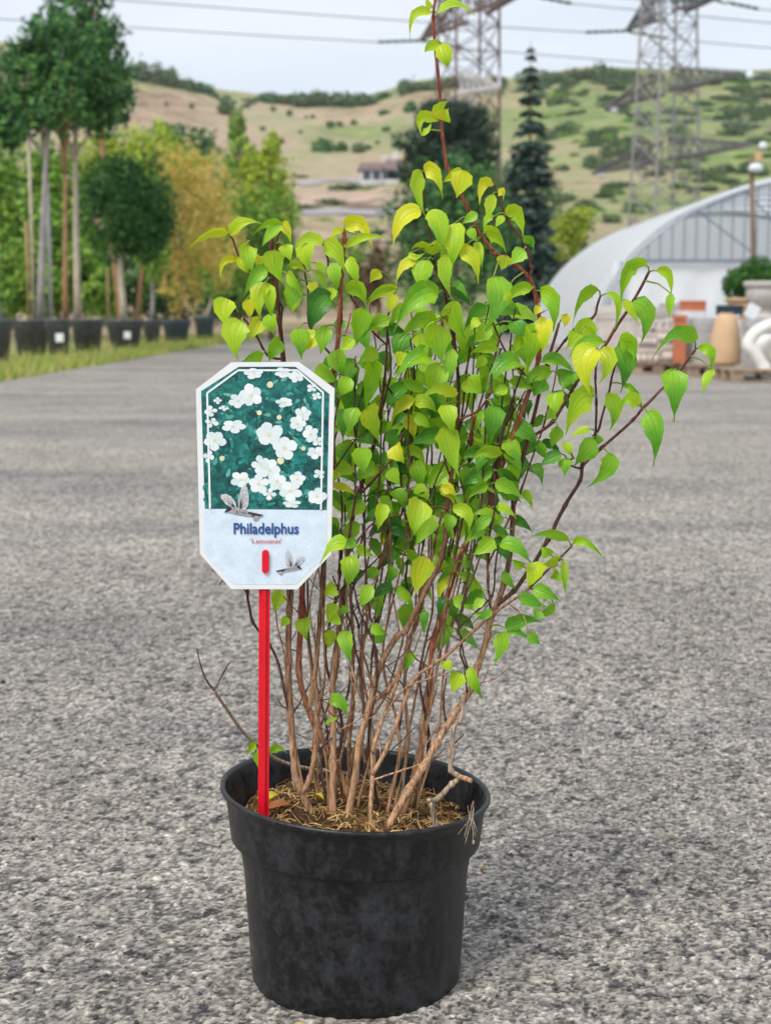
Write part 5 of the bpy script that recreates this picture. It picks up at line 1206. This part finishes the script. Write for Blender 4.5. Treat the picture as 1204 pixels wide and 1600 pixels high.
# ------------------------------------------------------------------ plastic tunnel greenhouse
def film():
    t = NT('greenhouse_film'); c = t.coord('Object'); n = t.noise(1.3, 4, .6, c); m = t.noise(6, 3, .6, t.coord('Object', (1, .15, .4)))
    col = t.ramp(t.math('ADD', t.math('MULTIPLY', n, .5), t.math('MULTIPLY', m, .5)), [(.35, (.88, .90, .92)), (.65, (.95, .96, .97))])
    return t.done(col, .35, t.bump(m, .5, .03), transl=.45, tcol=(.96, .97, .98))
M['film'] = film()
M['tube_steel'] = plain('tunnel_steel', (.42, .46, .52), .5, .1, 4); M['strut_steel'] = plain('tunnel_strut_steel', (.20, .23, .28), .5, .1, 4); M['frame_dark'] = plain('tunnel_post', (.18, .12, .08), .7, .2, 4)
def tunnel():
    xc, a, hh, y0, y1 = 9.45, 5.25, 3.60, 30.0, 42.5
    t = thing('polytunnel', 'arched polytunnel greenhouse covered in white translucent plastic film', 'greenhouse', (xc, y0, 0))
    def arch(k, n=30, s=1.0):
        f = math.pi * k / n; c = math.cos(f); return (xc - a * s * abs(c) * (1 if c > 0 else -1), hh * s * (max(0, math.sin(f)) ** .92))
    n = 30; ny = 28; vs_, fs = [], []
    for j in range(ny + 1):
        y = y0 + (y1 - y0) * j / ny
        for k in range(n + 1):
            x, z = arch(k, n); w = 1 + .010 * math.cos(j * 2 * math.pi / 4) * math.sin(math.pi * k / n); vs_.append((xc + (x - xc) * w, y, z * w))
    for j in range(ny):
        for k in range(n): fs.append((j * (n + 1) + k, j * (n + 1) + k + 1, (j + 1) * (n + 1) + k + 1, (j + 1) * (n + 1) + k))
    m = MB(); m.add(vs_, fs); m.build('roof_film', M['film'], t, True)
    for j in range(8):
        m = MB(); y = y0 + .02 + (y1 - y0 - .04) * j / 7; m.tube([(arch(k, n, .985)[0], y, arch(k, n, .985)[1]) for k in range(n + 1)], .028, 6); m.build('hoop', M['tube_steel'], t, True)
    tie = 1.80
    m = MB(); m.bar((xc - a * .86, y0 + .02, tie), (xc + a * .86, y0 + .02, tie), .07); m.build('tie_beam', M['strut_steel'], t)
    k = 0; x = xc - 4.2
    while x < xc + 4.2:
        zt = hh * .985 * (max(0, 1 - (abs(x - xc) / (a * .985)) ** 2) ** .46)
        if zt > tie + .1:
            m = MB(); m.bar((x, y0 + .04, tie), (x, y0 + .04, zt), .028); m.build('strut', M['strut_steel'], t)
            if k % 4 == 0 and zt > tie + .4:
                m = MB(); m.bar((x, y0 + .09, zt - .02), (x + 1.3, y0 + .09, tie + .05), .03); m.build('brace', M['strut_steel'], t)
        x += .24; k += 1
    # plastic curtain across the lower gable, hanging in folds
    vs_, fs = [], []; nx = 90
    for i in range(nx + 1):
        x = xc - a * .93 + 2 * a * .93 * i / nx
        for q in range(9):
            z = .05 + (tie - .05) * q / 8; d = .05 * math.sin(i * .9 + .7 * math.sin(q * .8)) * (1 - q / 10) + .04 * mnoise.noise(Vector((i * .2, q * .5, 0)))
            vs_.append((x, y0 + .12 + d, z))
    for i in range(nx):
        for q in range(8): fs.append((i * 9 + q, (i + 1) * 9 + q, (i + 1) * 9 + q + 1, i * 9 + q + 1))
    m = MB(); m.add(vs_, fs); m.build('curtain', M['film'], t, True)
    for x in (xc - a * .9, xc - 1.4, xc + 1.4, xc + a * .9):
        m = MB(); m.bar((x, y0 + .02, 0), (x, y0 + .02, tie), .07); m.build('post', M['tube_steel'], t)
    m = MB(); m.poly([(arch(k, n, .98)[0], y1 - .02, arch(k, n, .98)[1]) for k in range(n + 1)]); m.build('end_wall', M['film'], t)
tunnel()

# ------------------------------------------------------------------ garden stoneware on pallets
M['stone'] = plain('cast_stone', (.50, .46, .42), .85, .12, 7, .4, .008); M['stone_pale'] = plain('pale_cast_stone', (.62, .55, .50), .85, .12, 7, .4, .008); M['stone_grey'] = plain('grey_cast_stone', (.42, .41, .41), .85, .12, 7, .4, .008)
M['terracotta'] = plain('terracotta', (.52, .17, .075), .8, .12, 8); M['tan_clay'] = plain('tan_clay', (.60, .40, .235), .8, .06, 6); M['white_plaster'] = plain('white_plaster', (.78, .76, .70), .6, .06, 10)
M['navy'] = plain('navy_glazed', (.028, .055, .085), .35, .15, 6); M['pallet'] = plain('weathered_pallet_wood', (.34, .25, .18), .9, .25, 6, .4, .006); M['white_board'] = plain('white_slab', (.72, .74, .77), .6, .05, 6)
def pallet(px0, px1, D, label):
    x0, x1 = gX(px0, D), gX(px1, D); t = thing('pallet', label, 'pallet', ((x0 + x1) / 2, D + .5, .004)); w = x1 - x0
    for k in range(3):
        y = D + .06 + k * .42; m = MB(); m.box(((x0 + x1) / 2, y, .017), (w, .09, .022)); m.build('bottom_board', M['pallet'], t)
        for j in range(3): m = MB(); m.box((x0 + .07 + (w - .14) * j / 2, y, .066), (.13, .09, .076)); m.build('block', M['pallet'], t)
        m = MB(); m.box(((x0 + x1) / 2, y, .114), (w, .09, .020)); m.build('stringer', M['pallet'], t)
    n = int(w / .13)
    for k in range(n): m = MB(); m.box((x0 + w * (k + .5) / n, D + .48, .134), (w / n - .025, .98, .020)); m.build('deck_board', M['pallet'], t)
    return .144
zt = pallet(985, 1068, 17.9, 'grey wooden pallet under the pale ornate stone blocks'); pallet(1072, 1146, 17.1, 'wooden pallet under the tapered stone planter and the tan vase'); pallet(1140, 1300, 15.6, 'wooden pallet under the white swan planter')
def planter(px0, px1, ptop, pbot, D, mat, label, name='stone_planter', round_=False, taper=.78, rimh=.16):
    u = D / F; x = gX((px0 + px1) / 2, D); w = (px1 - px0) * u; z0, z1 = gZ(pbot, D), gZ(ptop, D); h = z1 - z0; d = w * .9
    y = D + d / 2; t = thing(name, label, 'planter', (x, y, z0)); b = MB()
    if round_:
        prof = [(0, 0), (.34, 0), (.36, .05), (.26, .12), (.22, .22), (.30, .32), (.42, .50), (.46, .70), (.44, .80)]
        b.lathe([(r * w, z * h) for r, z in prof], 28, (x, y, z0)); b.build('body', M[mat], t, True)
        r = MB(); r.lathe([(.43 * w, .80 * h), (.50 * w, .86 * h), (.52 * w, .95 * h), (.50 * w, h), (.42 * w, h), (.40 * w, .85 * h), (0, .85 * h)], 28, (x, y, z0)); r.build('rim', M[mat], t, True)
    else:
        b.box((x, y, z0 + h * (1 - rimh) / 2), (w * taper, d * taper, h * (1 - rimh)), taper=1 / taper * .92); b.build('body', M[mat], t)
        f = MB(); f.box((x, y, z0 + h * .04), (w * (taper + .06), d * (taper + .06), h * .08)); f.build('foot', M[mat], t)
        r = MB(); e = .07 * w
        for (cx, cy, sx, sy) in ((x, y - d / 2 + e / 2, w, e), (x, y + d / 2 - e / 2, w, e), (x - w / 2 + e / 2, y, e, d - 2 * e), (x + w / 2 - e / 2, y, e, d - 2 * e)): r.box((cx, cy, z1 - h * rimh / 2), (sx, sy, h * rimh))
        r.box((x, y, z1 - h * rimh * .8), (w - 2 * e, d - 2 * e, h * rimh * .3)); r.build('rim', M[mat], t)
        l = MB(); l.box((x, y, z1 - h * (rimh + .045)), (w * .965, d * .965, h * .09)); l.build('moulding', M[mat], t)
    return t
planter(1082, 1128, 497, 571, 17.3, 'stone_grey', 'square tapered grey stone planter beside the tan vase')
planter(1064, 1088, 497, 570, 17.9, 'stone', 'narrow grey stone planter between the orange slab and the tapered planter')
planter(1163, 1218, 499, 583, 16.6, 'stone_grey', 'big square grey stone planter behind the white swan')
planter(1030, 1064, 474, 498, 19.8, 'stone', 'low grey stone trough resting on the stacked stone blocks')
planter(930, 992, 478, 556, 20.5, 'stone_pale', 'wide pale stone planter near the plastic curtain')
planter(990, 1036, 480, 540, 19.5, 'stone', 'grey stone planter behind the ornate blocks')
planter(1163, 1230, 440, 500, 17.4, 'stone', 'pale stone urn with a flared rim standing above the swan planter', 'stone_urn', True)
# carved blocks in layers
for (a, b, pt, pb_, D) in ((990, 1028, 545, 573, 18.0), (1026, 1056, 540, 573, 18.05), (992, 1024, 520, 546, 18.1), (1024, 1054, 512, 541, 18.1), (996, 1046, 500, 521, 18.2), (940, 988, 548, 566, 19.0)):
    u = D / F; x = gX((a + b) / 2, D); w = (b - a) * u; z0, z1 = gZ(pb_, D), gZ(pt, D); o = thing('carved_block', 'ornate pale stone block with a scalloped front ' + {545: 'resting on the pallet at the low end', 540: 'resting on the pallet against the orange slab', 520: 'second from the pallet in its stack', 512: 'behind the orange slab, second from the pallet', 500: 'topmost of the stack', 548: 'standing apart from the stack'}[pt], 'stone block', (x, D + .2, z0), 'stacked ornate stone blocks')
    m = MB(); m.box((x, D + .2, (z0 + z1) / 2), (w, .36, z1 - z0)); m.build('body', M['stone_pale'], o)
    m = MB(); m.box((x, D + .2, z1 - .018), (w * 1.04, .40, .036)); m.build('ledge', M['stone_pale'], o)
    for k in range(4):
        xx = x - w * .36 + w * .24 * k; m = MB(); m.lathe([(0, -.05), (.030, -.04), (.036, 0), (.022, .045), (0, .06)], 10, (xx, D + .02, (z0 + z1) / 2)); m.build('scallop', M['stone_pale'], o, True)
def vase():
    D = 17.0; x = gX(1135, D); u = D / F; z0 = .144; h = gZ(489, D) - z0; R = 24 * u
    t = thing('clay_vase', 'tall tan clay vase standing on the pallet before the grey planters', 'vase', (x, D + R, z0)); m = MB()
    m.lathe([(0, 0), (R * .95, 0), (R * 1.0, h * .06), (R * 1.0, h * .35), (R * .93, h * .6), (R * .76, h * .82), (R * .58, h * .95), (R * .46, h * .985)], 32, (x, D + R, z0)); m.build('body', M['tan_clay'], t, True)
    r = MB(); r.lathe([(R * .46, h * .98), (R * .50, h), (R * .40, h), (R * .36, h * .9), (0, h * .88)], 32, (x, D + R, z0)); r.build('rim', M['tan_clay'], t, True)
vase()
def trough(px0, px1, ptop, pbot, D, mat, name, label, cat, dep=.3):
    u = D / F; x = gX((px0 + px1) / 2, D); w = (px1 - px0) * u; z0, z1 = gZ(pbot, D), gZ(ptop, D); t = thing(name, label, cat, (x, D + dep / 2, z0)); y = D + dep / 2; h = z1 - z0
    b = MB(); b.box((x, y, z0 + h * .36), (w * .94, dep * .94, h * .72)); b.build('body', M[mat], t); r = MB(); e = .03
    for (cx, cy, sx, sy) in ((x, y - dep / 2 + e / 2, w, e), (x, y + dep / 2 - e / 2, w, e), (x - w / 2 + e / 2, y, e, dep - 2 * e), (x + w / 2 - e / 2, y, e, dep - 2 * e)): r.box((cx, cy, z1 - h * .14), (sx, sy, h * .28))
    r.build('rim', M[mat], t)
trough(1063, 1100, 470, 486, 18.2, 'terracotta', 'terracotta_trough', 'rectangular terracotta trough on a pinkish white slab', 'planter')
m = MB(); m.box((gX(1081, 18.2), 18.4, (gZ(486, 18.2) + gZ(498, 18.2)) / 2), (40 * 18.2 / F, .42, 12 * 18.2 / F)); tag(m.build('stone_slab', M['white_board']), 'pinkish white slab under the terracotta trough', 'slab')
trough(1112, 1156, 477, 492, 17.9, 'navy', 'glazed_trough', 'dark navy glazed trough between two white slabs', 'planter')
for (a, b, pt, pb_, D, rot, lab) in ((1098, 1112, 470, 496, 17.8, 0, 'white slab standing upright left against the navy trough'), (1160, 1178, 476, 498, 17.0, .5, 'white slab leaning at an angle under the stone urn')):
    m = MB(); R_ = Matrix.Rotation(rot, 3, 'Y'); m.box((gX((a + b) / 2, D), D, (gZ(pt, D) + gZ(pb_, D)) / 2), ((b - a) * D / F, .05, (pb_ - pt) * D / F), rot=R_); tag(m.build('stone_slab', M['white_board']), lab, 'slab')
m = MB(); D = 17.6; m.box((gX(1060, D), D + .1, (gZ(493, D) + .144) / 2), (13 * D / F, .30, gZ(493, D) - .144)); m.box((gX(1060, D), D + .1, gZ(493, D) - .02), (16 * D / F, .33, .05)); tag(m.build('terracotta_slab', M['terracotta']), 'upright orange terracotta slab standing before the ornate stone blocks', 'slab')
def swan():
    D = 15.75; t = thing('swan_planter', 'white plaster swan planter with a bent neck on a wooden pallet', 'planter', (gX(1225, D), D + .3, .144)); u = D / F
    pts = smooth_path([(gX(px, D), D + .05 + dy, gZ(py, D)) for px, py, dy in ((1202, 592, 0), (1192, 575, -.01), (1178, 553, -.02), (1167, 538, -.02), (1172, 524, -.02), (1188, 512, -.02), (1206, 506, -.01), (1222, 508, 0), (1232, 520, .0))], 5)
    n = len(pts); m = MB(); m.tube(pts, [u * (11 if i < n * .15 else 10 - 2.5 * abs(i / n - .35)) * (1.15 if i > n * .8 else 1) for i in range(n)], 14); m.build('neck', M['white_plaster'], t, True)
    b = MB(); c = (gX(1240, D), D + .35, .144); b.lathe([(0, 0), (.14, 0), (.20, .04), (.27, .14), (.29, .26), (.25, .34), (.20, .36), (.18, .30), (0, .28)], 26, c, 1.25, .8); b.build('body', M['white_plaster'], t, True)
    k = MB(); k.tube([(gX(1230, D), D + .05, gZ(518, D)), (gX(1236, D), D + .03, gZ(532, D)), (gX(1238, D), D + .02, gZ(542, D))], [.05, .03, .008], 8); k.build('beak', M['terracotta'], t, True)
swan()
D = 19.2; base = (gX(1180, D), D + .4, gZ(476, D))
planter(1136, 1226, 466, 500, D, 'tan_clay', 'low tan clay bowl under the clipped round bush', 'clay_bowl', True)
tree('clipped_bush', 'clipped round dark green bush behind the lamp post', 'bush', (base[0], base[1], gZ(474, D)), .02, px_blobs([(1182, 438, 44, 32, 1, .4), (1150, 446, 18, 22, 1, .4), (1210, 432, 40, 30, 1, .4)], (base[0], base[1], gZ(474, D)), D), 6500, .05, 'f_box', 'trunk_brown', .03, None, 4, gaps=.0)
def lamp_post():
    D = 24.0; t = thing('lamp_post', 'rusty brown post carrying a small white floodlight and a box', 'lamp post', (gX(1166, D), D, 0)); top = P(1173, 246, D)
    m = MB(); m.tube([(gX(1165, D), D, 0), (gX(1168, D), D, gZ(400, D)), tuple(top)], [.05, .042, .038], 10); m.build('post', M['frame_dark'], t, True)
    b = MB(); b.box((gX(1169, D), D - .06, gZ(252, D)), (.09, .08, .15)); b.build('box', M['tan_clay'], t)
    h = MB(); c = (gX(1165, D), D - .10, gZ(270, D)); h.lathe([(0, .07), (.07, .06), (.11, .02), (.115, -.03), (.09, -.06), (0, -.07)], 18, c); h.build('lamp_head', M['white_board'], t, True)
    a = MB(); a.bar((gX(1170, D), D, gZ(266, D)), (gX(1165, D), D - .10, gZ(266, D)), .04); a.build('bracket', M['trunk_brown'], t)
lamp_post()

# ------------------------------------------------------------------ moist air over the valley
hz = MB(); hz.box((0, 235, 42), (900, 490, 88))
hm = bpy.data.materials.new('haze_air'); hm.use_nodes = True; hm.node_tree.nodes.clear()
pv = hm.node_tree.nodes.new('ShaderNodeVolumePrincipled'); pv.inputs['Density'].default_value = .00018; pv.inputs['Color'].default_value = (.93, .96, 1, 1); pv.inputs['Anisotropy'].default_value = 0
ho = hm.node_tree.nodes.new('ShaderNodeOutputMaterial'); hm.node_tree.links.new(pv.outputs['Volume'], ho.inputs['Volume'])
tag(hz.build('haze', hm), 'thin pale haze lying over the valley', 'haze', kind='stuff')
